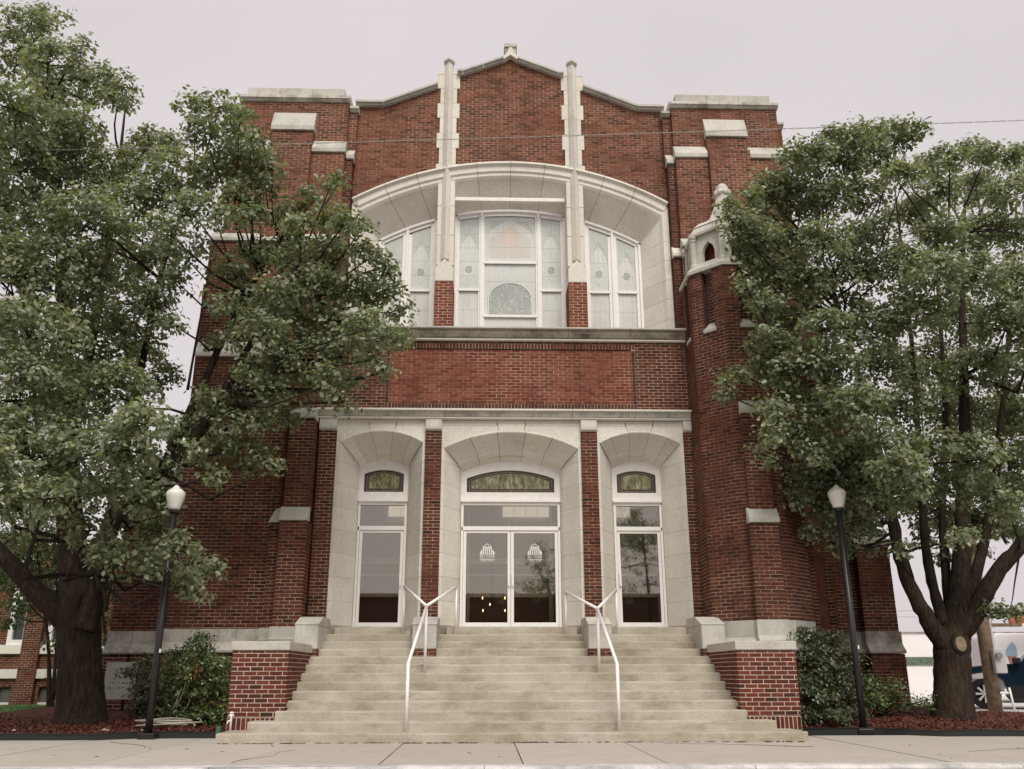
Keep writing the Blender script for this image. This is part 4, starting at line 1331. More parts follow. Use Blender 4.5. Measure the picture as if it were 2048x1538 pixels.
# buttress on the street face of the turret
brick_box(tur, 4.42, 4.96, -1.57, -1.4, 1.80, 3.66, 'flr')
brick_box(tur, 4.46, 4.93, -1.50, -1.4, 3.8, 5.82, 'flr')
weather(4.40, 4.98, -1.62, -1.49, 3.66, 3.95)
weather(4.44, 4.95, -1.54, -1.41, 5.82, 6.10)
m = MB(); m.face([(5.72, 3.45), (5.92, 3.45), (5.96, 3.52), (5.75, 3.92)], -0.6, 0.2); m.build('weathering_stone', M['stone_grey'], CH)
brick_box(tur, 5.70, 5.93, -0.58, 0.6, 1.8, 3.45, 'fr')
for k in (-2, -1, 0, 1, 2):
    q = k * math.pi / 4; Mx = Matrix.Translation(TC) @ Matrix.Rotation(q, 4, 'Z')
    h = (AP + 0.01) * math.tan(math.pi / 8); h1 = (AP + 0.28) * math.tan(math.pi / 8)
    m = MB()
    m.add([(-h1, -AP - 0.28, 1.36), (h1, -AP - 0.28, 1.36), (h1, -AP - 0.28, 1.42), (-h1, -AP - 0.28, 1.42), (-h, -AP - 0.01, 1.60), (h, -AP - 0.01, 1.60), (h, -AP - 0.01, 1.90), (-h, -AP - 0.01, 1.90), (0, 0, 1.90)],
          [(0, 1, 2, 3), (3, 2, 5, 4), (4, 5, 6, 7), (7, 6, 8)])
    m.xf(Mx).build('plinth_stone', M['stone_grey'], CH)
    Nn = Vector((math.sin(q), -math.cos(q), 0)); U = Vector((math.cos(q), math.sin(q), 0))
    a = AP + 0.22; sd_ = a * math.tan(math.pi / 8) * 2
    if abs(k) < 3: brick_face(tur, TC + Nn * a - U * (sd_ / 2), U, Nn, zg, 1.36, (0, sd_))
m = MB(); m.side([(-1.3, 1.46), (-1.66, 1.46), (-1.66, 1.54), (-1.59, 1.62), (-1.59, 1.90), (-1.3, 1.90)], 4.40, 4.98); m.build('plinth_stone', M['stone_grey'], CH)
m = MB(); m.side([(0.1, 1.50), (-0.58, 1.50), (-0.60, 1.60), (-0.56, 1.62), (-0.56, 1.83), (0.1, 1.83)], -4.60, -4.04); m.build('plinth_stone', M['stone_grey'], CH)
m = MB(); m.side([(0.1, 1.50), (-0.35, 1.50), (-0.37, 1.60), (-0.33, 1.62), (-0.33, 1.81), (0.1, 1.81)], -4.84, -4.605); m.build('plinth_stone', M['stone_grey'], CH)

# --- cores and nave behind the front
core = MB()
core.box(-3.6, 3.6, 0.06 + 0.9, 1.5, 12.0, 13.9)
core.box(-3.6, 3.6, 1.25, 1.5, 5.2, 13.9)
core.face([(-1.7, 13.9), (1.7, 13.9), (1.7, 14.8), (1.1, 14.9), (0, 15.35), (-1.1, 14.9), (-1.7, 14.8)], YU + 0.12, YU + 0.35)
core.face([(-3.7, 13.0), (3.7, 13.0), (3.7, 13.95), (3.0, 13.95), (1.7, 14.5), (-1.7, 14.5), (-3.0, 13.95), (-3.7, 13.95)], YU + 0.12, YU + 0.35)
core.face([(-3.7, 12.5), (3.7, 12.5), (3.7, 13.2), (-3.7, 13.2)], YU + 0.03, YU + 0.35)
core.box(-4.5, 3.9, 0.05, 0.9, 6.1, 8.0)
core.box(-4.0, -3.63, 0.12, 0.9, 1.3, 6.1); core.box(3.63, 3.95, 0.12, 0.9, 1.3, 6.1)
core.box(1.47, 1.785, 0.12, 0.8, 1.3, 6.1); core.box(-1.785, -1.47, 0.12, 0.8, 1.3, 6.1)
for s in (-1, 1):
    x0, x1 = sorted((s * 3.88, s * 6.38)); core.box(x0, x1, 0.17, 3.0, 0.2, 13.9)
    x0, x1 = sorted((s * 3.7, s * 3.9)); core.box(x0, x1, 0.32, 3.0, 7.0, 13.7)
    x0, x1 = sorted((s * 6.3, s * 6.62)); core.box(x0, x1, 0.5, 3.0, 0.2, 10.0)
core.box(-6.62, -4.6, -0.17, 2.0, 0.2, 7.3); core.box(-8.0, -6.6, 0.80, 3.0, 0.2, 4.4); core.box(-7.0, -6.6, 0.9, 3.0, 4.4, 9.4)
core.box(6.0, 7.4, 1.22, 3.0, 0.2, 7.3); core.box(7.45, 7.98, 1.3, 3.0, 0.2, 7.0); core.box(7.45, 8.1, 1.0, 3.0, 0.2, 3.5)
core.lathe([(AP - 0.02, 0.2), (AP - 0.02, 7.65), (AP - 0.2, 7.65), (AP - 0.2, 9.2)], 8, (TC.x, TC.y), rot=math.pi / 8)
core.box(-6.9, 6.9, 3.0, 22.0, 0.1, 10.5)
core.build('nave_wall', plain('plain_brick_wall', (0.20, 0.08, 0.06), 0.95, 0.1, var=0.3, vscale=7), CH)  # one plain brick tone for the masses behind the laid bricks
m = MB(); m.add([(-7.0, 3.0, 10.5), (7.0, 3.0, 10.5), (0, 3.0, 12.9), (-7.0, 22, 10.5), (7.0, 22, 10.5), (0, 22, 12.9)], [(0, 1, 2), (3, 5, 4), (0, 2, 5, 3), (1, 4, 5, 2)])
m.build('roof', plain('dark_shingle', (0.09, 0.085, 0.08), 0.9, 0.1, var=0.2), CH)

wall.build('gable_wall', M['mortar'], CH)
por.build('porch_wall', M['mortar'], CH)
tur.build('turret_wall', M['mortar'], CH)
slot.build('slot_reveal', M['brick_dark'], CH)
for s in (-1, 1): tw[s].build('tower_wall', M['mortar'], CH)
# the bricks: the 300 that show largest singly, the rest as one mass
CAMW = Vector((0, 0, EYE))


def shown(b):
    c, U, Nn, L, H, P, mi = b
    p = c + CW; d = p - CAMW
    fx = d.dot(_f)
    px = 1024 + FPX * d.dot(_r) / fx; py = 769 - FPX * d.dot(_u) / fx
    if abs(L - BL) > 0.004 or mi == 2: return 0
    if not (560 < px < 1500 and 540 < py < 1240) or (px < 690 and py < 830): return 0
    if px > 1380 and py < 900: return 0
    return L * H * max(0, -Nn.dot(d.normalized())) / d.length_squared


order = sorted(range(len(BRICKS)), key=lambda i: -shown(BRICKS[i]))
single = set(order[:300])
brickwork('brickwork', [b for i, b in enumerate(BRICKS) if i not in single], CH)
for i in order[:300]: brick_obj(BRICKS[i], CH)
# ------------------------------------------------------------------ front steps
ST = empty('front_steps', (0.52, 14.17, 0))
tag(ST, 'wide flight of tan concrete steps between brick cheek walls', 'steps')
SW = Vector((0.52, 14.17, 0))
RISE, TREAD = 0.141, 0.3226
stepx = [(-4.45, 4.30), (-4.10, 3.95), (-3.76, 3.60)] + [(-3.69, 3.57)] * 5 + [(-3.68, 3.56)] + [(-3.62, 3.52)] + [(-3.60, 3.47), (-3.58, 3.46)]


def step_mesh(x0, x1, y0, y1, z0, z1):
    n = max(8, int((x1 - x0) / 0.22))
    m = MB(); prof_n = 8
    vs = []; fs = []
    ph = random.random() * 9
    for i in range(n + 1):
        x = x0 + (x1 - x0) * i / n
        w = 0.004 * math.sin(x * 2.1 + ph) + 0.003 * math.sin(x * 5.3 + ph * 2) + random.uniform(-0.0015, 0.0015)
        v = 0.003 * math.sin(x * 1.7 + ph * 3) + random.uniform(-0.001, 0.001)
        e = 0.012 + random.uniform(0, 0.006)
        for (y, z) in ((y1, z0), (y0 + w + 0.004, z0), (y0 + w, z0 + 0.02), (y0 + w, z1 - e * 1.4 + v), (y0 + w + e * 0.4, z1 - e * 0.45 + v), (y0 + w + e * 1.5, z1 + v), (y0 + 0.15, z1), (y1, z1 + 0.002)):
            vs.append((x, y, z))
    k = 8
    for i in range(n):
        for j in range(k):
            fs.append((i * k + j, i * k + (j + 1) % k, (i + 1) * k + (j + 1) % k, (i + 1) * k + j))
    fs.append(tuple(range(k)))
    fs.append(tuple(range(n * k + k - 1, n * k - 1, -1)))
    return m.add(vs, fs)


for i in range(12):
    y0 = 0.0 if i == 0 else 0.38 + TREAD * (i - 1)
    y1 = (0.38 + TREAD * i + 0.05) if i < 11 else 4.0
    if i == 0: y1 = 1.1
    if i == 1: y1 = 1.1
    x0, x1 = stepx[i]
    o = step_mesh(x0, x1, y0, y1, -0.05 if i == 0 else RISE * i - 0.03, RISE * (i + 1)).build('step', M['steps'], ST)
m = MB()          # dirt and moss in the joint at the foot of the bottom step
for _ in range(150):
    x = random.uniform(-4.4, 4.25); w = random.uniform(0.01, 0.06); h = random.uniform(0.006, 0.02)
    m.add([(x - w, -0.03 * random.random() - 0.004, 0.001), (x + w, -0.012, 0.001), (x + w * 0.6, 0.004, h), (x - w * 0.5, 0.004, h * 0.8)], [(0, 1, 2, 3)])
o = m.build('joint_dirt', plain('dirt_and_moss', (0.06, 0.05, 0.03), 0.95, 0.1), ST); tag(o, kind='stuff')
# cheek walls: front at Y 15.0
for s in (-1, 1):
    cw = empty('cheek_wall', (0, 0, 0), ST)
    xi, xo = (3.545, 4.50) if s > 0 else (-3.65, -4.53)
    x0, x1 = min(xi, xo), max(xi, xo)
    yf, yb = 0.83, 3.3
    lst = []; mw = MB()
    za = 0.26
    brick_face(mw, (x0, yf, 0), (1, 0, 0), (0, -1, 0), 0.325, 1.33, (0, x1 - x0), lst=lst, seed=99, mi=4)
    soldier(mw, (x0, yf - 0.002, 0), (1, 0, 0), (0, -1, 0), 0.125, 0.325, 0, x1 - x0, 4, lst=lst)
    if s < 0: brick_face(mw, (x1, yf, 0), (0, 1, 0), (1, 0, 0), 0.325, 1.33, (0, 2.05), lst=lst, seed=99, mi=4)
    else: brick_face(mw, (x0, yf + 2.05, 0), (0, -1, 0), (-1, 0, 0), 0.325, 1.33, (0, 2.05), lst=lst, seed=99, mi=4)
    if s > 0: brick_face(mw, (x1, yf, 0), (0, 1, 0), (1, 0, 0), 0.15, 1.33, (0, 1.0), lst=lst, seed=99, mi=4)
    else: brick_face(mw, (x0, yf + 1.0, 0), (0, -1, 0), (-1, 0, 0), 0.15, 1.33, (0, 1.0), lst=lst, seed=99, mi=4)
    mw.box(x0 + 0.012, x1 - 0.012, yf + 0.012, yb, 0.0, 1.32)
    mw.build('mortar', M['mortar_pale'], cw)
    # the hidden courses below the tread line are left out
    keep = []
    for b in lst:
        if abs(b[2].x) > 0.5 and b[0].x * s < 4.2:      # inner side face
            tread = RISE * (4 + math.floor((b[0].y - 0.38 - 2 * TREAD) / TREAD))
            if b[0].z + 0.05 < tread: continue
        keep.append(b)
    for b in sorted(keep, key=lambda b: b[0].y + 0.3 * abs(b[0].x - 0))[:300]: brick_obj(b, cw)
    m = MB()
    m.prof([(x0 - 0.02, yf - 0.03), (x1 + 0.02, yf - 0.03), (x1 + 0.02, yb), (x0 - 0.02, yb)], 1.332, 1.47, 0, 0.01)
    m.build('coping_stone', M['stone_grey'], cw)
# pedestals at the head of the steps
for k, (x0, x1) in enumerate(((-3.97, -3.545), (-1.845, -1.405), (1.365, 1.795), (3.445, 3.875))):
    pd = empty('pedestal', (0, 0, 0), ST)
    lst = []; mw = MB()
    yp = 2.73
    for (O, U, Nn, L) in (((x0 + 0.01, yp + 0.012, 0), (1, 0, 0), (0, -1, 0), x1 - x0 - 0.02), ((x1 - 0.01, yp + 0.012, 0), (0, 1, 0), (1, 0, 0), 0.4), ((x0 + 0.01, yp + 0.412, 0), (0, -1, 0), (-1, 0, 0), 0.4)):
        brick_face(mw, O, U, Nn, RISE * 9 - 0.05, 1.40, (0, L), lst=lst, seed=99)
    mw.build('mortar', M['mortar'], pd)
    for b in lst: brick_obj(b, pd)
    m = MB(); m.cbox(x0, x1, yp, 3.96, 1.40, 1.82, 0.012); m.build('block', M['stone_grey'], pd)
    xa, xb = x0 - 0.005, x1 + 0.005
    m = MB(); m.side([(yp - 0.008, 1.822), (3.96, 1.822), (3.96, 1.99), (3.0 + 0.2, 1.99), (yp - 0.008, 1.84)], xa, xb); m.build('sloped_top', M['stone_grey'], pd, bevel=0.006)

# ------------------------------------------------------------------ handrails
for s, pts in ((-1, dict(f=(812, 1462), k=(820, 1327), j=(853, 1212), b=(846, 1343), l=(809, 1173), r=(913, 1173))), (1, dict(f=(1239, 1460), k=(1234, 1328), j=(1195, 1217), b=(1206, 1343), l=(1131, 1184), r=(1232, 1180)))):
    r = 0.026
    A = at(*pts['f'], 14.42); A.z = RISE + 0.002
    K = at(*pts['k'], 14.42); K.x = A.x
    J = at(*pts['j'], 16.32); B = Vector((J.x, 16.32, RISE * 7))
    Lp = at(*pts['l'], 17.9); Rp = at(*pts['r'], 17.9)
    hr = empty('handrail', (A.x, A.y, 0))
    tag(hr, 'white Y-shaped pipe handrail on the ' + ('left' if s < 0 else 'right') + ' side of the concrete steps', 'handrail', 'handrails on the front steps')
    o = Vector((A.x, A.y, 0))

    def rl(name, P, rr=r):
        MB().tube([p - o for p in P], rr, 12).build(name, M['rail'], hr, smooth=True)
    rl('post', [A, K + Vector((0, 0, 0.005))])
    rl('post', [B, J])
    rl('rail', [K, J])
    for P in (Lp, Rp):
        rl('branch_rail', [J, P])
        rl('post', [Vector((P.x, P.y, RISE * 12)), P + Vector((0, 0, 0.004))], r * 0.9)
    for P in (K, J, Lp, Rp):
        m = MB()
        q = P - o
        m.lathe([(0.002, q.z - 0.026), (0.019, q.z - 0.018), (0.026, q.z), (0.019, q.z + 0.018), (0.002, q.z + 0.026)], 12, (q.x, q.y))
        m.build('weld_joint', M['rail'], hr, smooth=True)

# ------------------------------------------------------------------ street lamps
mg, ntg, bg = mat('white_lamp_globe')
bg.inputs['Base Color'].default_value = (0.80, 0.79, 0.74, 1); bg.inputs['Roughness'].default_value = 0.35
bg.inputs['Subsurface Weight'].default_value = 0.3; bg.inputs['Subsurface Radius'].default_value = (0.1, 0.1, 0.08)
for s, (bx, by, zt) in ((-1, (-5.31, 15.32, 3.62)), (1, (6.37, 15.92, 3.80))):
    lp = empty('street_lamp', (bx, by, 0))
    tag(lp, 'black lamp post with white acorn globe ' + ('beside the leafy tree left of the steps' if s < 0 else 'by the shrubs right of the steps'), 'street lamp', 'lamp posts flanking the steps')
    m = MB(); m.lathe([(0.058, 0.08), (0.056, 1.2), (0.056, zt)], 16); m.build('post', M['black'], lp, smooth=True)
    m = MB(); m.prof([(-0.13, -0.13), (0.13, -0.13), (0.13, 0.13), (-0.13, 0.13)], 0.0, 0.09, 0, 0.015); m.build('base', M['black'], lp)
    m = MB(); m.lathe([(0.075, zt - 0.04), (0.085, zt - 0.02), (0.085, zt + 0.02), (0.06, zt + 0.02)], 16); m.build('collar', M['black'], lp)
    m = MB(); m.lathe([(0.085, zt + 0.015), (0.10, zt + 0.05), (0.15, zt + 0.22), (0.162, zt + 0.28), (0.15, zt + 0.32), (0.10, zt + 0.365), (0.06, zt + 0.385), (0.055, zt + 0.40), (0.03, zt + 0.43), (0.004, zt + 0.445)], 24); m.build('globe', mg, lp, smooth=True)
    m = MB(); m.box(0.040, 0.064, -0.05, -0.02, zt * 0.36, zt * 0.36 + 0.06); m.build('sticker', M['rail'], lp)
m = MB()          # bird-dirt and leaf scraps stuck on the right globe

# ------------------------------------------------------------------ foliage
def leaves_mesh(name, P, Nrm, D, size, mats, parent, kind='stuff', aspect=0.62):
    """P centres, Nrm leaf normals, D leaf directions, size lengths: each leaf six points folded on its midrib"""
    n = len(P)
    D = D - Nrm * (D * Nrm).sum(1)[:, None]
    D /= np.linalg.norm(D, axis=1)[:, None] + 1e-9
    S = np.cross(Nrm, D)
    L = size[:, None]; W = L * aspect * 0.5
    fold = 0.22
    up = Nrm * W * fold
    v = np.empty((n, 6, 3))
    v[:, 0] = P - D * L * 0.5
    v[:, 1] = P - D * L * 0.18 + S * W * 0.95 + up
    v[:, 2] = P + D * L * 0.22 + S * W * 0.78 + up
    v[:, 3] = P + D * L * 0.5
    v[:, 4] = P + D * L * 0.22 - S * W * 0.78 + up
    v[:, 5] = P - D * L * 0.18 - S * W * 0.95 + up
    me = bpy.data.meshes.new(name)
    me.vertices.add(n * 6); me.vertices.foreach_set('co', v.reshape(-1))
    base = np.arange(n)[:, None] * 6
    q = np.stack([base + np.array([0, 1, 2, 3]), base + np.array([0, 3, 4, 5])], 1).reshape(-1)
    me.loops.add(len(q)); me.loops.foreach_set('vertex_index', q.astype(np.int32))
    me.polygons.add(n * 2)
    me.polygons.foreach_set('loop_start', np.arange(n * 2, dtype=np.int32) * 4)
    me.polygons.foreach_set('loop_total', np.full(n * 2, 4, dtype=np.int32))
    me.update(calc_edges=True)
    me.materials.append(mats)
    o = bpy.data.objects.new(name, me); COL.objects.link(o); o.parent = parent
    if kind: tag(o, kind=kind)
    return o


def unit(n):
    v = rng.normal(size=(n, 3))
    return v / np.linalg.norm(v, axis=1)[:, None]


def clump_leaves(C, R, dens, leaf, sub=0.2, squash=0.85, inner=0.35):
    """leaf centres for one clump of twigs: sprays set on an uneven shell, leaves bunched in each spray"""
    ns = max(4, int(dens * (R / 0.6) ** 2))
    d = unit(ns); d[:, 2] = np.abs(d[:, 2]) * np.where(rng.random(ns) < 0.72, 1, -1)
    rr = R * (inner + (1.08 - inner) * rng.random(ns) ** 0.55)
    c = d * rr[:, None]; c[:, 2] *= squash
    nl = rng.integers(14, 34, ns)
    idx = np.repeat(np.arange(ns), nl)
    n = len(idx)
    off = np.clip(rng.normal(size=(n, 3)), -1.7, 1.7) * sub * 0.55 * (0.7 + 0.6 * rng.random(ns))[idx][:, None]
    off[:, 2] *= 0.7
    P = c[idx] + off
    out = d[idx] * 0.5 + off / (sub + 1e-6) * 0.35
    nr = out + np.array([0, -0.12, 0.55]) + rng.normal(size=(n, 3)) * 0.55
    nr /= np.linalg.norm(nr, axis=1)[:, None]
    D = d[idx] * 0.5 + rng.normal(size=(n, 3)) * 0.7 + np.array([0, 0, -0.45])
    sz = leaf * (0.5 + 0.75 * rng.random(n) ** 0.8)
    return P + np.array(C), nr, D, sz


def make_tree(name, label, cat, base, limbs, clumps, leaf, dens, group=None, leafmat='leaf', bark='bark', twigs=True, sub=0.2):
    root = empty(name, base)
    tag(root, label, cat, group)
    o = Vector(base)
    tb = MB(); nodes = []
    for L in limbs:
        pts = [Vector(p[:3]) for p in L]; rad = [p[3] for p in L]
        # smooth the polyline a little and add a natural wobble
        P = []; Rr = []
        for i in range(len(pts) - 1):
            p0 = pts[max(0, i - 1)]; p1 = pts[i]; p2 = pts[i + 1]; p3 = pts[min(len(pts) - 1, i + 2)]
            for k in range(5):
                t = k / 5
                q = 0.5 * ((2 * p1) + (p2 - p0) * t + (2 * p0 - 5 * p1 + 4 * p2 - p3) * t * t + (3 * p1 - p0 - 3 * p2 + p3) * t ** 3)
                r_ = rad[i] + (rad[i + 1] - rad[i]) * t
                wb = 0.012 if r_ > 0.2 else 0.06
                P.append(q + Vector(rng.normal(size=3)) * r_ * wb); Rr.append(r_ * (1 + (0.012 if r_ > 0.2 else 0.04) * rng.normal()))
        P.append(pts[-1]); Rr.append(rad[-1])
        tb.tube([p - o for p in P], Rr, 14 if rad[0] > 0.2 else 9)
        nodes += [(p, r_) for p, r_ in zip(P, Rr)]
    if twigs:
        for (C, R) in clumps:
            C = Vector(C)
            cand = [nd for nd in nodes if nd[1] < 0.15] or nodes
            best = min(cand, key=lambda nd: (nd[0] - C).length + (0.8 if nd[0].z > C.z + 0.2 else 0) + (3.0 * max(0, 0.04 - nd[1]) / 0.04))
            a = best[0]; dl = C - a
            r0 = min(best[1] * 0.7, 0.05, 0.012 + 0.012 * dl.length)
            mid = a + dl * 0.5 + Vector((0, 0, -0.12 * dl.length + 0.0)) + Vector(rng.normal(size=3)) * 0.08 * dl.length
            q1 = a * 0.5 + mid * 0.5 + Vector(rng.normal(size=3)) * 0.04
            tb.tube([p - o for p in (a, q1, mid, C * 0.6 + mid * 0.4, C)], [r0, r0 * 0.85, r0 * 0.7, r0 * 0.5, r0 * 0.3], 6, cap=False)
            for _ in range(5):
                e = C + Vector(unit(1)[0]) * R * 0.9
                tb.tube([p - o for p in (C, (C + e) / 2 + Vector((0, 0, 0.03)), e)], [r0 * 0.35, r0 * 0.25, 0.003], 4, cap=False)
    tb.build('trunk', M[bark], root, smooth=True)
    Ps = []; Ns = []; Ds = []; Ss = []
    for (C, R) in clumps:
        p, n_, d, s_ = clump_leaves(Vector(C) - o, R, dens, leaf, sub)
        Ps.append(p); Ns.append(n_); Ds.append(d); Ss.append(s_)
    leaves_mesh('crown', np.concatenate(Ps), np.concatenate(Ns), np.concatenate(Ds), np.concatenate(Ss), M[leafmat], root)
    return root


def px_clumps(lst, yfun):
    out = []
    for e in lst:
        x, y, r = e[:3]
        Y = e[3] if len(e) > 3 else yfun(x, y, r)
        out.append((at(x, y, Y), r * Y / FPX * 1.0))
    return out


def P4(x, y, Y, r): return (*at(x, y, Y), r)


# left tree
TLB = at(165, 1445, 17.0)
def up_(B, T, z, r):
    t = z / T.z
    return (B.x + (T.x - B.x) * t, B.y + (T.y - B.y) * t, z, r)


TLT = at(158, 1230, 17.0)
llimb = [
    [up_(TLB, TLT, -0.1, 0.52), up_(TLB, TLT, 0.2, 0.45), up_(TLB, TLT, 0.55, 0.40), up_(TLB, TLT, 1.0, 0.375), up_(TLB, TLT, 1.5, 0.365), P4(158, 1230, 17.0, 0.36), P4(150, 1150, 17.0, 0.28), P4(138, 1000, 17.0, 0.22), P4(135, 800, 17.1, 0.17), P4(125, 560, 17.2, 0.11), P4(110, 300, 17.2, 0.06), P4(70, 90, 17.2, 0.025)],
    [P4(150, 1260, 17.0, 0.24), P4(105, 1215, 16.9, 0.19), P4(50, 1160, 16.8, 0.17), P4(-20, 1085, 16.7, 0.15), P4(-140, 950, 16.5, 0.11), P4(-260, 800, 16.4, 0.06)],
    [P4(175, 1230, 17.0, 0.26), P4(200, 1130, 16.9, 0.19), P4(228, 1040, 16.8, 0.16), P4(300, 960, 16.6, 0.13), P4(385, 880, 16.4, 0.11), P4(450, 780, 16.2, 0.09), P4(500, 690, 16.1, 0.06), P4(580, 590, 16.0, 0.04), P4(690, 510, 15.9, 0.018)],
    [P4(330, 930, 16.6, 0.10), P4(410, 760, 16.5, 0.075), P4(450, 670, 16.4, 0.06), P4(495, 590, 16.3, 0.045), P4(560, 480, 16.2, 0.03), P4(640, 390, 16.1, 0.012)],
    [P4(480, 740, 16.1, 0.045), P4(560, 690, 16.0, 0.035), P4(640, 680, 15.9, 0.02), P4(760, 640, 15.8, 0.01)],
    [P4(205, 1120, 16.9, 0.12), P4(260, 850, 17.2, 0.09), P4(290, 700, 17.4, 0.07), P4(330, 520, 17.4, 0.05), P4(400, 330, 17.3, 0.025)],
    [P4(140, 900, 17.1, 0.12), P4(190, 650, 17.6, 0.09), P4(230, 400, 17.8, 0.05), P4(250, 220, 17.8, 0.02)],
    [P4(140, 950, 17.1, 0.11), P4(70, 700, 17.4, 0.08), P4(20, 450, 17.6, 0.05), P4(-20, 200, 17.7, 0.02)],
    [P4(375, 780, 17.4, 0.03), P4(400, 640, 17.3, 0.02), P4(430, 480, 17.2, 0.012)],
    [P4(165, 1260, 16.7, 0.22), P4(185, 1200, 16.75, 0.17), P4(195, 1080, 16.9, 0.12)],
]
lc = [(60, 55, 55), (100, 40, 40), (30, 110, 60), (95, 130, 60), (150, 110, 35), (120, 190, 70), (30, 220, 80), (190, 160, 55), (245, 175, 32), (235, 205, 35), (90, 270, 80), (165, 255, 50), (30, 330, 90), (130, 350, 90), (210, 330, 60), 
      (300, 285, 36), (320, 290, 40), (285, 320, 50), (340, 350, 60), (390, 225, 40), (440, 215, 38), (410, 275, 45), (460, 270, 42), (480, 230, 25), (500, 280, 30), (475, 330, 55), (525, 320, 35), (420, 350, 55), (520, 380, 40), (545, 340, 22), (475, 400, 45), (505, 440, 35), (430, 430, 40), (380, 420, 45),
      (60, 450, 100), (170, 450, 95), (270, 420, 75), (340, 470, 50), (310, 520, 50), (20, 560, 100), (130, 570, 105), (230, 540, 85), (310, 600, 50), (350, 560, 30), (375, 520, 18), (395, 480, 22), (60, 680, 110), (180, 690, 100), (265, 650, 65), (290, 720, 45), (345, 650, 28), (330, 760, 35),
      (40, 800, 100), (150, 800, 90), (235, 790, 75), (295, 850, 55), (345, 880, 30), (250, 900, 75), (320, 930, 38), (160, 920, 80), (60, 920, 80), (10, 880, 80), (-40, 700, 110), (-50, 500, 110), (-60, 300, 100), (-40, 950, 90),
      (30, 1010, 55), (90, 1000, 45), (215, 985, 55), (285, 1000, 50), (330, 1010, 30), (345, 1025, 20), (250, 1060, 45), (300, 1070, 40), (350, 1100, 40), (395, 1130, 32), (425, 1140, 18), (330, 1140, 40), (370, 1160, 30), (230, 1120, 40), (285, 1130, 35), (20, 1075, 35), (395, 1190, 14), (180, 1060, 40)]
lc += [(-140, 900, 80), (-250, 790, 85), (-180, 660, 95), (-130, 450, 95), (-260, 600, 85), (-200, 880, 70), (-310, 720, 70)]
rcl = [(560, 440, 32), (590, 415, 25), (625, 400, 30), (660, 375, 18), (680, 362, 14), (600, 465, 45), (650, 450, 42), (695, 440, 36), (725, 455, 22), (550, 510, 45), (500, 520, 40), (460, 545, 40), (605, 530, 55), (670, 520, 55), (735, 520, 38), (770, 535, 28), (790, 565, 25), (640, 590, 60), (710, 580, 55), (765, 600, 45), (800, 620, 22), (560, 590, 55), (500, 600, 45), (450, 610, 35),
       (590, 650, 55), (660, 660, 60), (730, 660, 50), (785, 670, 35), (805, 690, 16), (530, 670, 50), (470, 680, 35), (430, 690, 22), (620, 710, 50), (690, 715, 48), (745, 720, 30), (765, 745, 14), (560, 730, 50), (500, 740, 38), (660, 770, 45), (610, 780, 42), (700, 770, 28), (685, 805, 18), (550, 790, 42), (480, 800, 38), (430, 800, 38), (400, 850, 38), (460, 850, 38), (520, 850, 38), (575, 840, 25), (480, 900, 32), (520, 915, 26), (545, 935, 14), (430, 910, 32), (390, 900, 28), (500, 940, 14), (420, 950, 18)]


def yl(x, y, r):
    X = (x - 970) / FPX * 17
    if x > 262 and 860 < y < 1060: return rng.uniform(15.8, 16.4)
    if 820 < y < 1012 and x < 350: return rng.uniform(12.9, 14.6)
    if X > -6.0: return rng.uniform(14.6, 16.2)
    d = max(0.8, math.sqrt(max(0.5, 16 - (X + 7) ** 2)))
    return 17.0 + rng.uniform(-0.85, 0.75) * d


cl = px_clumps(lc, yl) + px_clumps(rcl, lambda x, y, r: rng.uniform(14.9, 16.6) - 0.4 * (x > 650))
make_tree('pear_tree', 'large leafy tree with thick dark trunk in the left mulch bed, boughs across the church', 'tree', (TLB.x, 17.0, 0), llimb, cl, 0.102, 52, 'street trees beside the church')
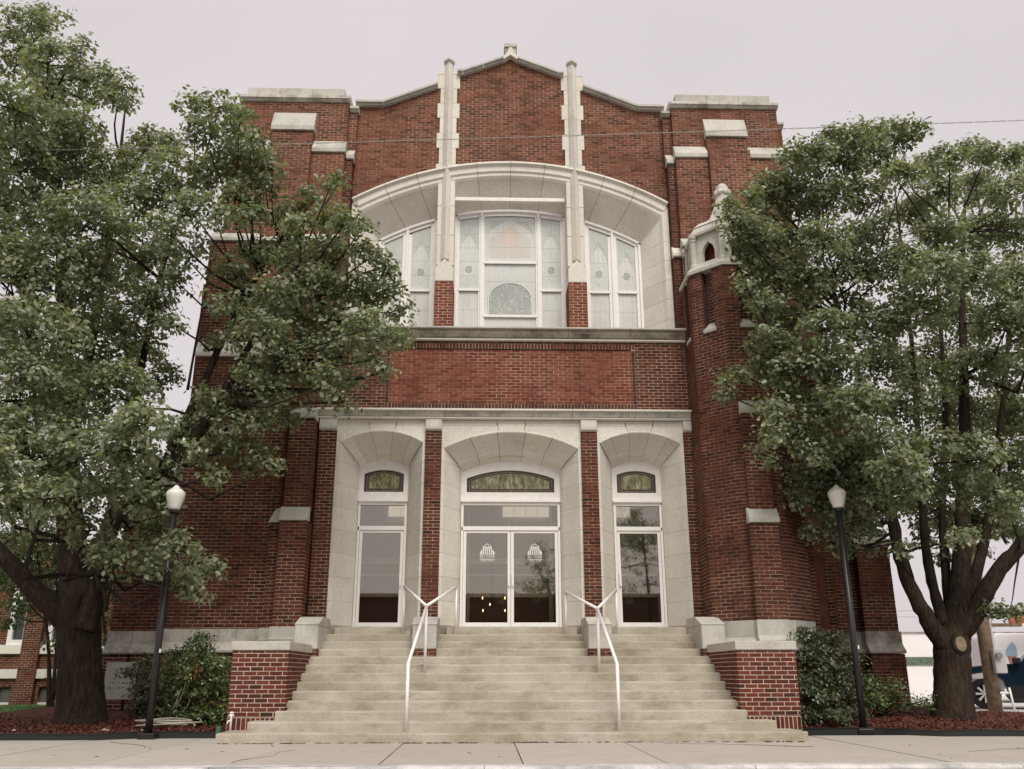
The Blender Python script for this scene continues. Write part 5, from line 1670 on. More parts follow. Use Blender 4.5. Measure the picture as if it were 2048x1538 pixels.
# right tree
TRB = at(1905, 1440, 17.2)
TRT = at(1904, 1290, 17.2)
rl_ = [
    [up_(TRB, TRT, -0.1, 0.46), up_(TRB, TRT, 0.2, 0.385), up_(TRB, TRT, 0.5, 0.345), up_(TRB, TRT, 0.85, 0.325), up_(TRB, TRT, 1.15, 0.32), P4(1904, 1290, 17.2, 0.32), P4(1915, 1230, 17.2, 0.24), P4(1922, 1150, 17.2, 0.18), P4(1926, 1020, 17.3, 0.15), P4(1930, 850, 17.4, 0.11), P4(1925, 600, 17.6, 0.06), P4(1930, 400, 17.6, 0.02)],
    [P4(1890, 1290, 17.15, 0.206), P4(1862, 1250, 17.1, 0.163), P4(1828, 1190, 17.0, 0.138), P4(1805, 1130, 16.9, 0.120), P4(1785, 1040, 16.8, 0.103), P4(1762, 930, 16.7, 0.086), P4(1720, 760, 16.6, 0.060), P4(1660, 560, 16.5, 0.034), P4(1600, 400, 16.4, 0.013)],
    [P4(1890, 1250, 17.2, 0.138), P4(1868, 1180, 17.3, 0.103), P4(1850, 1080, 17.4, 0.086), P4(1838, 900, 17.6, 0.069), P4(1820, 650, 17.8, 0.043), P4(1790, 380, 17.9, 0.015)],
    [P4(1905, 1240, 17.3, 0.129), P4(1893, 1150, 17.5, 0.095), P4(1885, 1000, 17.7, 0.077), P4(1890, 800, 17.9, 0.052), P4(1870, 500, 18.0, 0.026)],
    [P4(1920, 1270, 17.15, 0.206), P4(1955, 1215, 17.0, 0.163), P4(1990, 1150, 16.9, 0.146), P4(2040, 1095, 16.8, 0.129), P4(2120, 1010, 16.6, 0.103), P4(2200, 850, 16.5, 0.060)],
    [P4(1930, 1220, 17.2, 0.129), P4(1965, 1100, 17.3, 0.095), P4(1990, 960, 17.4, 0.077), P4(2010, 760, 17.6, 0.052), P4(2030, 500, 17.6, 0.026)],
    [P4(1740, 850, 16.65, 0.052), P4(1660, 760, 16.3, 0.039), P4(1580, 680, 16.0, 0.026), P4(1500, 600, 15.8, 0.010)],
    [P4(1775, 1000, 16.8, 0.043), P4(1710, 940, 16.3, 0.034), P4(1640, 900, 16.0, 0.022), P4(1560, 880, 15.8, 0.009)],
    [P4(2040, 1100, 16.8, 0.026), P4(2030, 1160, 16.75, 0.014), P4(2020, 1215, 16.7, 0.007), P4(1995, 1224, 16.7, 0.003)],
    [P4(1785, 1050, 16.8, 0.026), P4(1730, 1040, 16.4, 0.017), P4(1650, 1060, 16.1, 0.009)],
]
rc = [(2150, 920, 70), (2210, 800, 75), (2150, 700, 80), (2130, 560, 75), (2220, 680, 70), (2120, 1000, 45), (2130, 440, 65), (1670, 290, 42), (1710, 275, 38), (1750, 270, 40), (1800, 265, 34), (1830, 270, 30), (1760, 310, 45), (1690, 330, 45), (1630, 310, 38), (1590, 305, 28), (1570, 320, 24), (1610, 350, 45), (1560, 370, 38), (1525, 375, 28), (1500, 400, 25), (1475, 420, 18), (1455, 405, 12), (1535, 420, 40), (1590, 410, 48), (1660, 400, 55), (1740, 390, 50), (1810, 350, 45),
      (1860, 330, 32), (1900, 320, 38), (1940, 300, 32), (1970, 315, 36), (2010, 320, 34), (2040, 310, 24), (1880, 390, 50), (1950, 380, 50), (2020, 390, 50), (2080, 360, 50), (1820, 430, 55), (1495, 455, 30), (1530, 480, 40), (1480, 500, 18), (1580, 490, 50), (1650, 490, 60), (1730, 480, 60), (1890, 470, 60), (1970, 470, 60), (2050, 470, 60),
      (1510, 540, 36), (1485, 560, 16), (1560, 560, 48), (1620, 570, 55), (1700, 570, 65), (1790, 540, 65), (1870, 560, 65), (1950, 560, 65), (2040, 570, 70), (1530, 610, 36), (1505, 600, 22), (1580, 640, 45), (1650, 660, 55), (1740, 660, 65), (1830, 640, 65), (1920, 650, 65), (2010, 660, 65), (2090, 640, 70),
      (1560, 690, 36), (1530, 670, 22), (1520, 735, 24), (1480, 750, 20), (1445, 765, 16), (1450, 790, 10), (1500, 700, 14), (1560, 750, 40), (1610, 730, 45), (1680, 740, 55), (1770, 740, 65), (1860, 740, 65), (1950, 740, 65), (2040, 750, 70), (1590, 800, 45), (1550, 820, 36), (1540, 870, 28), (1520, 905, 18), (1550, 925, 16), (1590, 870, 42), (1650, 820, 55), (1730, 820, 60), (1820, 820, 65), (1910, 830, 65), (2000, 840, 65), (2070, 850, 70),
      (1630, 900, 45), (1700, 900, 55), (1780, 900, 60), (1870, 910, 55), (1960, 920, 60), (2040, 930, 60), (1610, 960, 30), (1670, 960, 42), (1740, 970, 45), (1820, 970, 45), (1900, 980, 45), (1980, 990, 50), (2050, 1000, 50), (1640, 1010, 24), (1700, 1020, 32), (1760, 1030, 30), (1850, 1030, 28), (1930, 1040, 30), (2000, 1050, 36), (1630, 1065, 22), (1665, 1050, 22), (1690, 1080, 24), (1740, 1090, 16), (1810, 1100, 18), (1880, 1110, 16), (2040, 1060, 30), (1960, 1110, 16), (1720, 930, 50), (1800, 940, 50), (1840, 1000, 40), (1890, 1040, 36), (1960, 1040, 40), (1760, 1000, 40), (1725, 1060, 30), (1665, 1010, 36), (1600, 1000, 26), (1645, 960, 42), (1850, 1070, 26), (1925, 1080, 24), (2010, 1010, 44), (1700, 1110, 18), (1670, 1090, 22), (1465, 440, 22), (1470, 470, 20), (1490, 520, 24), (1500, 480, 30), (1460, 425, 16), (1495, 580, 22), (1985, 1222, 8, 16.7), (2005, 1228, 10, 16.7), (2030, 1230, 9, 16.7), (2048, 1222, 7, 16.7)]


def yr(x, y, r):
    X = (x - 970) / FPX * 17.2
    if 1590 < x < 1750 and y > 930: return rng.uniform(16.5, 17.3)
    if X < 7.6: return rng.uniform(14.6, 16.4)
    d = max(0.8, math.sqrt(max(0.5, 14 - (X - 8.9) ** 2)))
    return 17.2 + rng.uniform(-0.8, 0.75) * d


make_tree('pear_tree', 'large leafy tree with many upright limbs in the right mulch bed beside the lamp', 'tree', (TRB.x, 17.2, 0), rl_, px_clumps(rc, yr), 0.096, 74, 'street trees beside the church', sub=0.19)
rt = [o for o in COL.objects if o.name.startswith('pear_tree')][-1]
c = at(1921, 1288, 16.86)
m = MB(); q = (c.x - TRB.x, c.z)
pr = [(0.19, 0.06), (0.17, 0.0), (0.13, -0.02)]
for (ra, dy), mt in (((0.165, 0.0), 'bark'), ((0.12, -0.04), 'cutwood')):
    mm = MB(); mm.face([(q[0] + ra * 0.85 * math.cos(2 * math.pi * k / 18), q[1] + ra * 1.15 * math.sin(2 * math.pi * k / 18)) for k in range(18)], c.y - 17.2 + dy, c.y - 17.2 + 0.25)
    mm.build('cut_limb_scar', M[mt], rt, bevel=0.02)

# ------------------------------------------------------------------ mulch beds with black edging
mm_, ntm, bmu = mat('red_mulch')
vv = coords(ntm); f1 = noise(ntm, coords(ntm, (1, 1, 1)), 38, 6, 0.8)
gg = N(ntm, 'ShaderNodeNewGeometry')
cc = ramp(ntm, f1, [(0.28, (0.06, 0.017, 0.012)), (0.5, (0.20, 0.06, 0.04)), (0.75, (0.38, 0.15, 0.095))])
cc = mixc(ntm, cc, ramp(ntm, gg.outputs['Random Per Island'], [(0, (0.5, 0.5, 0.5)), (1, (1.3, 1.25, 1.2))]), 0.8, 'MULTIPLY')
ntm.links.new(cc, bmu.inputs['Base Color']); bmu.inputs['Roughness'].default_value = 0.95
bump(ntm, bmu, f1, 1.0, 0.03)
M['mulch'] = mm_


def bedz(y): return 0.05 + 0.26 * min(1, max(0, (y - 15.1) / 4.0))


def front_left(x): return 15.05 if x < -6.0 else (15.05 + (x + 6.0) / 0.5 * 0.4 if x < -5.5 else 15.45)


def front_right(x): return 15.85 if x < 6.6 else (15.85 - (x - 6.6) / 0.8 * 0.62 if x < 7.4 else 15.23)


for s, (x0, x1, fr_, lab) in ((-1, (-15.0, -3.95, front_left, 'left')), (1, (4.85, 16.0, front_right, 'right'))):
    nx, ny = 90, 40
    m = MB(); vs = []; fs = []
    for i in range(nx + 1):
        x = x0 + (x1 - x0) * i / nx
        yf = fr_(x) + 0.03
        yb_ = 20.2 if s < 0 else (19.9 if x < 9.4 else 18.2)
        if s < 0 and x < -9.2: yb_ = 18.6
        for j in range(ny + 1):
            y = yf + (yb_ - yf) * j / ny
            z = bedz(y) + 0.02 * math.sin(x * 3.1 + y) * math.sin(y * 2.7) + rng.normal() * 0.008
            if j == 0: z = 0.03
            vs.append((x, y, z))
    for i in range(nx):
        for j in range(ny):
            a = i * (ny + 1) + j
            fs.append((a, a + ny + 1, a + ny + 2, a + 1))
    m.add(vs, fs)
    # loose chips on top
    nchip = 14000
    for _ in range(nchip):
        x = rng.uniform(x0 + 0.2, x1 - 0.2); yf = fr_(x)
        y = yf + 0.06 + abs(rng.normal()) * 1.5
        if y > 18.1: continue
        z = bedz(y) + 0.02 + rng.uniform(0, 0.02)
        a = rng.uniform(0, math.pi); l = rng.uniform(0.02, 0.05); w = rng.uniform(0.006, 0.012); t = rng.normal() * 0.35
        ux, uy = math.cos(a) * l, math.sin(a) * l
        m.add([(x - ux - uy * w / l, y - uy + ux * w / l, z - t * l), (x - ux + uy * w / l, y - uy - ux * w / l, z - t * l), (x + ux + uy * w / l, y + uy - ux * w / l, z + t * l), (x + ux - uy * w / l, y + uy + ux * w / l, z + t * l)], [(0, 1, 2, 3)])
    o = m.build('mulch_bed', M['mulch'])
    tag(o, 'red wood-chip mulch around the ' + lab + ' tree', 'mulch', 'mulch beds', kind='stuff')
    pts = []
    xx = x0
    while xx < x1:
        pts.append((xx, fr_(xx) + 0.01 * math.sin(xx * 5), 0.055 + 0.008 * math.sin(xx * 3.3))); xx += 0.12
    e = MB()
    vs = []; fs = []
    for (x, y, z) in pts:
        vs += [(x, y - 0.012, -0.02), (x, y - 0.016, z + 0.02), (x, y - 0.026, z + 0.04), (x, y + 0.02, z + 0.046), (x, y + 0.02, -0.02)]
    for i in range(len(pts) - 1):
        for j in range(5): fs.append((i * 5 + j, (i + 1) * 5 + j, (i + 1) * 5 + (j + 1) % 5, i * 5 + (j + 1) % 5))
    e.add(vs, fs)
    tag(e.build('bed_edging', M['edging']), 'low black plastic edging along the ' + lab + ' mulch bed', 'edging', 'garden edging')
for k, (x, y, r_) in enumerate(((28, 1462, 0.035), (208, 1468, 0.045), (88, 1460, 0.022), (218, 1444, 0.03), (282, 1474, 0.03))):
    p = at(x, y, 15.6); p.z = bedz(15.6) + 0.02
    m = MB(); m.lathe([(0.01, -0.01), (r_ * 0.8, 0.0), (r_, r_ * 0.4), (r_ * 0.6, r_ * 0.75), (0.01, r_ * 0.85)], 7)
    o = m.build('stone', plain('pale_stone', (0.5, 0.42, 0.36), 0.9, 0.1, var=0.2)); o.location = p
    tag(o, ('small pale stone lying in the left mulch, ' + ('leftmost, near the picture edge', 'larger one in front of the trunk', 'smallest, left of the trunk', 'one right at the foot of the trunk', 'one at the foot of the lamp post')[k]), 'stone', 'stones in the mulch')


# ------------------------------------------------------------------ shrubs
def shrub(label, lst, leaf, dens, mt, stems, base, name='shrub', sub=0.12, cat='shrub'):
    root = empty(name, base); tag(root, label, cat, 'shrubs by the church wall')
    o = Vector(base)
    m = MB()
    for (C, R) in lst:
        a = Vector((random.uniform(-0.2, 0.2), random.uniform(-0.1, 0.1), 0.02)); e = Vector(C) - o
        mid = (a + e) / 2 + Vector((random.uniform(-0.1, 0.1), 0, 0.05))
        m.tube([a, mid, e], [0.018, 0.012, 0.005], 5, cap=False)
        for _ in range(4):
            q = e + Vector(unit(1)[0]) * R * 0.9
            m.tube([e, q], [0.005, 0.002], 4, cap=False)
    m.build('stems', M['bark'], root, smooth=True)
    Ps = []; Ns = []; Ds = []; Ss = []
    for (C, R) in lst:
        p, n_, d, s_ = clump_leaves(Vector(C) - o, R, dens, leaf, sub, 0.95, 0.2)
        Ps.append(p); Ns.append(n_); Ds.append(d); Ss.append(s_)
    leaves_mesh('foliage', np.concatenate(Ps), np.concatenate(Ns), np.concatenate(Ds), np.concatenate(Ss), M[mt], root, aspect=0.55)
    return root


shrub('bright green leafy shrub left of the left cheek wall', px_clumps([(395, 1300, 28), (355, 1335, 34), (400, 1345, 42), (440, 1335, 24), (345, 1385, 36), (395, 1395, 44), (435, 1390, 30), (360, 1430, 32), (410, 1435, 34), (440, 1430, 20), (405, 1285, 14), (325, 1350, 18)], lambda x, y, r: rng.uniform(16.0, 16.9)), 0.06, 130, 'leaf_bush', 0, (-4.95, 16.4, 0.1))
shrub('small dark shrub in front of the cornerstone behind the left lamp', px_clumps([(295, 1345, 28), (270, 1350, 18), (315, 1380, 30), (285, 1390, 26), (255, 1345, 10), (310, 1420, 26), (275, 1425, 20)], lambda x, y, r: rng.uniform(17.2, 18.0)), 0.06, 110, 'leaf_grey', 0, (-6.2, 17.6, 0.15))
shrub('tall dull green shrub against the right cheek wall', px_clumps([(1610, 1280, 26), (1600, 1265, 14), (1650, 1300, 38), (1600, 1320, 36), (1645, 1350, 46), (1690, 1330, 36), (1595, 1370, 30), (1630, 1400, 44), (1685, 1390, 42), (1710, 1370, 24), (1615, 1440, 30), (1660, 1440, 34), (1700, 1430, 28), (1665, 1275, 16), (1590, 1300, 18)], lambda x, y, r: rng.uniform(16.1, 17.1)), 0.065, 110, 'leaf_grey', 0, (5.7, 16.6, 0.1))
shrub('low sprawling shrub by the foot of the right tree', px_clumps([(1745, 1375, 26), (1785, 1375, 22), (1760, 1405, 28), (1800, 1400, 20), (1830, 1408, 16), (1855, 1400, 14), (1730, 1410, 26), (1820, 1425, 14), (1862, 1415, 10), (1720, 1440, 16)], lambda x, y, r: rng.uniform(17.0, 18.0)), 0.055, 90, 'leaf_bush', 0, (7.3, 17.5, 0.15))
# brown dead twigs hung with dry leaves on the left shrub
sh = [o for o in COL.objects if o.name.startswith('shrub')][0]
Pd = []; n_ = 60
for k in range(n_): Pd.append(at(388 + rng.normal() * 8, 1340 + rng.normal() * 10, 15.95) - sh.location)
Pd = np.array([list(p) for p in Pd])
leaves_mesh('dry_leaves', Pd, unit(n_), unit(n_), np.full(n_, 0.05), M['leaf_dry'], sh)
m = MB()
for a, b in (((372, 1365), (352, 1415)), ((355, 1400), (345, 1418)), ((380, 1400), (365, 1425)), ((360, 1380), (350, 1408))):
    p, q = at(*a, 15.95) - sh.location, at(*b, 15.95) - sh.location
    m.tube([p, (p + q) / 2 + Vector((0.02, 0, 0.01)), q], 0.005, 5)
m.build('dead_twig', M['cutwood'], sh)

# ------------------------------------------------------------------ small things by the left cheek wall
hose = MB(); pts = []
c = at(345, 1440, 16.0)
for k in range(90):
    q = k * 0.33; rr = 0.36 + 0.12 * math.sin(k * 0.21)
    pts.append((c.x - 0.05 + rr * 1.15 * math.cos(q), 16.0 + rr * 0.6 * math.sin(q), bedz(16.0) + 0.05 + 0.0012 * k + 0.015 * math.sin(q * 1.7)))
hose.tube(pts, 0.013, 7)
tag(hose.build('garden_hose', plain('pale_hose', (0.42, 0.40, 0.33), 0.5, 0.4), smooth=True), 'pale garden hose lying coiled on mulch under the left shrub', 'hose')
sp = at(435, 1466, 15.15)
m = MB(); m.lathe([(0.045, 0.0), (0.045, 0.10), (0.04, 0.13), (0.02, 0.135)], 12); m.lathe([(0.05, 0.0), (0.05, 0.012)], 12)
o = m.build('sprinkler_cap', plain('green_plastic', (0.06, 0.13, 0.08), 0.5, 0.4)); o.location = (sp.x, 15.2, 0.06)
tag(o, 'small green plastic cylinder beside the left end of the steps', 'sprinkler')
tp = empty('standpipe', (at(459, 1465, 14.9).x, 14.93, RISE)); tag(tp, 'short white painted standpipe at the corner of the left cheek wall', 'standpipe')
m = MB(); m.tube([(0, 0, 0), (0.0, 0, 0.2), (-0.01, 0, 0.24)], 0.018, 8); m.build('pipe', M['rail'], tp, smooth=True)
m = MB(); m.tube([(-0.04, -0.01, 0.22), (0.04, -0.01, 0.22)], 0.012, 7); m.tube([(0.0, 0, 0.16), (-0.045, -0.02, 0.13), (-0.05, -0.02, 0.10)], 0.011, 7); m.lathe([(0.02, 0.24), (0.03, 0.26), (0.02, 0.275)], 8); m.build('valve', M['rail'], tp)
# fallen leaves on the pavement and steps
for k, (x, y) in enumerate(((1445, 1481), (300, 1497), (545, 1492), (1820, 1491))):
    d = _f + _r * ((x - 1024) / FPX) - _u * ((y - 769) / FPX); kk = (0.012 - EYE) / d.z
    p = Vector((d.x * kk, d.y * kk, 0.012))
    if x in (330, 372): p = at(x, y, 15.3); p.z = 0.12
    m = MB(); m.add([(-0.03, 0, 0), (0, -0.02, 0.012), (0.035, 0, 0.004), (0, 0.02, 0.014)], [(0, 1, 2), (0, 2, 3)])
    o = m.build('fallen_leaf', M['leaf_dry']); o.location = p; o.rotation_euler = (0.15, 0.1, k * 1.3)
    tag(o, ('dry brown leaf at the foot of the bottom step right of the right handrail', 'dry brown leaf on the pavement just right of the left lamp base', 'dry brown leaf on the pavement before the left end of the steps', 'dry brown leaf on the pavement before the right tree')[k], 'leaf', 'fallen leaves')

# ------------------------------------------------------------------ overhead cable
cb = MB()
A = at(-700, 318, 15.4); B = at(2700, 215, 15.4)
M0 = at(1024, 275, 15.4)
n = 420
for ph in (0, math.pi):
    pts = []
    for i in range(n + 1):
        t = i / n
        # quadratic through A, M0 and B in x
        x = A.x + (B.x - A.x) * t
        tm = (M0.x - A.x) / (B.x - A.x)
        sag = (A.z + (B.z - A.z) * tm - M0.z) / (tm * (1 - tm))
        z = A.z + (B.z - A.z) * t - sag * t * (1 - t)
        q = x * 9.0 + ph
        pts.append((x, 15.4 + 0.010 * math.cos(q), z + 0.010 * math.sin(q)))
    cb.tube(pts, 0.0048, 5)
tag(cb.build('overhead_cable', plain('cable_grey', (0.36, 0.35, 0.32), 0.6, 0.3), smooth=True), 'twisted grey overhead cable crossing in front of the gable', 'cable')
# ------------------------------------------------------------------ left: lawn, path and the brick building beyond
lawn = MB().box(-60, -8.7, 23.0, 29.6, -0.1, 0.06).build('lawn', plain('lawn_grass', (0.10, 0.19, 0.05), 0.9, 0.2, var=0.25, vscale=30))
tag(lawn, 'strip of bright green lawn before the brick house', kind='structure')
pth = MB().box(-60, -8.7, 18.7, 22.95, -0.1, 0.05).build('path', M['walk']); tag(pth, 'pale concrete path beside the left tree', kind='structure')
ga = []
gp = np.stack([rng.uniform(-17, -8.8, 9000), rng.uniform(23.1, 29.5, 9000), np.full(9000, 0.08)], 1)
g_n = rng.normal(size=(9000, 3)) * 0.4 + np.array([0, -1, 0.2]); g_n /= np.linalg.norm(g_n, axis=1)[:, None]
gr = leaves_mesh('grass', gp, g_n, rng.normal(size=(9000, 3)) * 0.4 + np.array([0, 0, 1.0]), 0.07 + 0.05 * rng.random(9000), leaf_mat('grass_blade', [(0, (0.06, 0.13, 0.03)), (1, (0.14, 0.24, 0.07))], 0.3, 0.5), None, aspect=0.15)
tag(gr, 'short green grass of the lawn strip', 'grass', kind='stuff')

LB = empty('brick_house', (-14.0, 30.0, 0)); tag(LB, 'red brick building with white stone bands behind the left tree', 'building')
lb0 = Vector((-14.0, 30.0, 0)); YB = 30.0


def lbz(y): return at(60, y, YB).z


def lbx(x, y=1350): return at(x, y, YB).x - lb0.x


lw = MB(); lst = []
zb1, zb0 = lbz(1338), lbz(1357)
zs1, zs0 = lbz(1290), lbz(1308)
winx = [(lbx(2), lbx(26)), (lbx(82), lbx(110)), (lbx(-60), lbx(-34))]
wz0, wz1 = lbz(1405), lbz(1378)
brick_face(lw, (0, 0, 0), (1, 0, 0), (0, -1, 0), 0.0, zb0, lambda z: subtract([(-5, 5.5)], [(a, b) for a, b in winx] if wz0 - 0.1 < z < wz1 + 0.05 else []), lst=lst)
brick_face(lw, (0, 0, 0), (1, 0, 0), (0, -1, 0), zb1, zs0, (-5, 5.5), lst=lst)
upx = [(lbx(12, 1290), lbx(52, 1290)), (lbx(92, 1290), lbx(130, 1290))]
brick_face(lw, (0, 0, 0), (1, 0, 0), (0, -1, 0), zs1, 5.0, lambda z: subtract([(-5, 5.5)], upx if z < lbz(1110) else []), lst=lst)
lw.box(-5, 5.5, 0.25, 8, 0, 5.0)
lw.build('wall', M['mortar'], LB)
brickwork('brickwork', lst, LB)
for (z0, z1) in ((zb0, zb1), (zs0, zs1)):
    for k in range(6):
        x = -5 + k * 1.75
        MB().cbox(x + 0.004, x + 1.746, -0.10, 0.1, z0 + 0.003, z1 - 0.003, 0.02).build('band_stone', M['stone'], LB)
for a, b in winx:
    w = MB(); w.box(a, b, 0.02, 0.2, wz0 - 0.12, wz0); fr_ = w.build('basement_window', M['stone'], LB)
    MB().box(a, b, 0.12, 0.14, wz0, wz1).build('pane', plain('dim_pane', (0.10, 0.10, 0.09), 0.2, 0.5), fr_)
for a, b in upx:
    zt = lbz(1110)
    w = MB(); w.box(a, a + 0.14, -0.02, 0.2, zs1, zt); w.box(b - 0.14, b, -0.02, 0.2, zs1, zt); w.box(a + 0.14, b - 0.14, -0.02, 0.2, zs1, zs1 + 0.16); w.box(a + 0.14, b - 0.14, 0.0, 0.2, (zs1 + zt) / 2, (zs1 + zt) / 2 + 0.1); w.box(a + 0.14, b - 0.14, -0.02, 0.2, zt - 0.14, zt)
    fr_ = w.build('window', M['white'], LB)
    MB().box(a + 0.14, b - 0.14, 0.10, 0.12, zs1 + 0.16, zt - 0.14).build('pane', plain('dark_pane', (0.035, 0.04, 0.04), 0.08, 0.6), fr_)
m = MB()
for k in (0, 1):
    x = lbx(66 + k * 60, 1290); 
x = lbx(66, 1290); pl_ = []; brick_face(m, (x - 0.28, -0.16, 0), (1, 0, 0), (0, -1, 0), 0, 5.0, (0, 0.56), lst=pl_); brick_face(m, (x + 0.28, -0.16, 0), (0, 1, 0), (1, 0, 0), 0, 5.0, (0, 0.16), lst=pl_)
m.build('pier', M['mortar'], LB); brickwork('pier_brickwork', pl_, LB)
# slender trees in front of that building
for k, (x, y, hts) in enumerate(((100, 1412, [(40, 1180, 60), (70, 1120, 55), (110, 1200, 40), (20, 1230, 40), (95, 1090, 60), (130, 1150, 40), (60, 1040, 60), (10, 1120, 60), (120, 1250, 22), (105, 1290, 16)]), (215, 1405, [(225, 1200, 30), (215, 1240, 26), (228, 1150, 30), (212, 1290, 22), (222, 1330, 16)]))):
    Y = 25.0 if k == 0 else 24.0
    b = at(x, y, Y)
    lm = [[(b.x, Y, -0.02, 0.07), P4(x - 2, y - 90, Y, 0.05), P4(x - 8, y - 170, Y, 0.04), P4(x - 25, y - 300, Y, 0.02)], [(b.x + 0.05, Y, 0.0, 0.06), P4(x + 12, y - 100, Y, 0.045), P4(x + 15, y - 200, Y, 0.03), P4(x + 10, y - 320, Y, 0.015)], [P4(x + 6, y - 20, Y, 0.05), P4(x + 30, y - 110, Y, 0.04), P4(x + 35, y - 220, Y, 0.02)]]
    make_tree('young_tree', 'slender many-stemmed young tree ' + ('on the lawn before the brick building' if k == 0 else 'in the gap between the left trunk and the church'), 'tree', (b.x, Y, 0), lm, px_clumps(hts, lambda x, y, r: Y + rng.uniform(-0.6, 0.6)), 0.10, 26, leafmat='leaf_bright', sub=0.24)

# ------------------------------------------------------------------ right: parking, white building, pole, vehicles
pk = MB().box(9.9, 90, 18.3, 70, -0.1, 0.03).build('parking_lot', plain('pale_concrete_lot', (0.55, 0.54, 0.52), 0.9, 0.2, var=0.08)); tag(pk, 'pale concrete parking area right of the church', kind='structure')
WB = empty('white_building', (30, 40, 0)); tag(WB, 'long white painted building with green tile band behind the right tree', 'building')
zt = at(1850, 1266, 40).z; zg0, zg1 = at(1850, 1331, 40).z, at(1850, 1314, 40).z
wbm = plain('white_painted_block', (0.80, 0.78, 0.78), 0.8, 0.2, var=0.04, vscale=1.5)
m = MB(); m.box(-16, 40, 0.0, 15, 0, zg0); m.box(-16, 40, 0.0, 15, zg1, zt); m.box(-16, 40, 0.05, 15, zg0, zg1)
m.build('wall', wbm, WB)
MB().box(-16.1, 40.1, -0.06, 15, zt, zt + 0.05).build('coping', plain('dirty_coping', (0.30, 0.27, 0.25), 0.9, 0.1, var=0.5, vscale=3), WB)
gm = plain('green_tile', (0.12, 0.17, 0.12), 0.3, 0.5, var=0.25, vscale=3)
tme = MB().box(-0.29, 0.29, -0.04, 0.05, 0.005, (zg1 - zg0) / 3 - 0.005).build('green_tile', gm, WB); tme.location = (-15.4, 0, zg0)
for r_ in range(3):
    for k in range(20):
        if r_ == 0 and k == 0: continue
        o = tme.copy(); COL.objects.link(o); o.parent = WB
        o.location = (-15.4 + k * 0.6 + (0.3 if r_ == 1 else 0), 0, zg0 + r_ * (zg1 - zg0) / 3)
PB = at(1992, 1424, 24.0)
UP = empty('utility_pole', (PB.x, 24.0, 0)); tag(UP, 'weathered wooden utility pole with meter box behind the right tree', 'utility pole')
MB().lathe([(0.175, 0.0), (0.16, 2.0), (0.13, 9.5)], 16).build('pole', M['polewood'], UP, smooth=True)
mb_ = at(1999, 1322, 23.7); q = mb_ - Vector((PB.x, 24.0, 0))
MB().cbox(q.x - 0.15, q.x + 0.15, -0.36, -0.22, q.z - 0.30, q.z + 0.30, 0.02).build('meter_box', plain('grey_box', (0.5, 0.5, 0.5), 0.5, 0.4), UP)
m = MB(); m.tube([(q.x - 0.05, -0.45, q.z + 0.13), (q.x - 0.05, -0.35, q.z + 0.13)], 0.08, 14); m.build('meter', plain('meter_glass', (0.25, 0.25, 0.25), 0.2, 0.6), UP)
m = MB(); m.tube([(0.15, -0.1, q.z + 0.3), (0.14, -0.1, 6.0), (0.13, -0.1, 8.5)], 0.03, 8); m.build('conduit', plain('conduit_grey', (0.5, 0.5, 0.5), 0.4, 0.4), UP)
m = MB(); m.box(-1.0, 1.0, -0.1, 0.05, at(1965, 1247, 24).z - 0.08, at(1965, 1247, 24).z + 0.0); m.build('crossarm', M['polewood'], UP)
# orange roadside sign
sg = empty('sign_board', (*at(2060, 1236, 30).xy, 0)); tag(sg, 'orange-red sign board high beyond the right tree', 'sign')
z0, z1 = at(2060, 1249, 30).z, at(2060, 1226, 30).z
x0 = at(2021, 1236, 30).x - sg.location.x
m = MB(); m.face([(x0, z0 + 0.04), (3.0, z0 + 0.04), (3.0, z1 + 0.75), (x0 - 0.04, z1)], 0, 0.15); m.build('board', plain('orange_red_sign', (0.42, 0.10, 0.04), 0.5, 0.3, var=0.15, vscale=2), sg)
MB().box(1.2, 1.4, 0.15, 0.35, 0, z1 + 0.5).build('post', plain('sign_post', (0.3, 0.3, 0.3), 0.5, 0.4), sg)
m = MB()
for k in range(6): m.box(x0 + 0.25 + k * 0.14, x0 + 0.33 + k * 0.14, -0.01, 0.0, (z0 + z1) / 2 + 0.04, (z0 + z1) / 2 + 0.10 + 0.02 * (k % 2))
m.build('faded_lettering', plain('sign_letter', (0.55, 0.28, 0.14), 0.6, 0.2), sg)


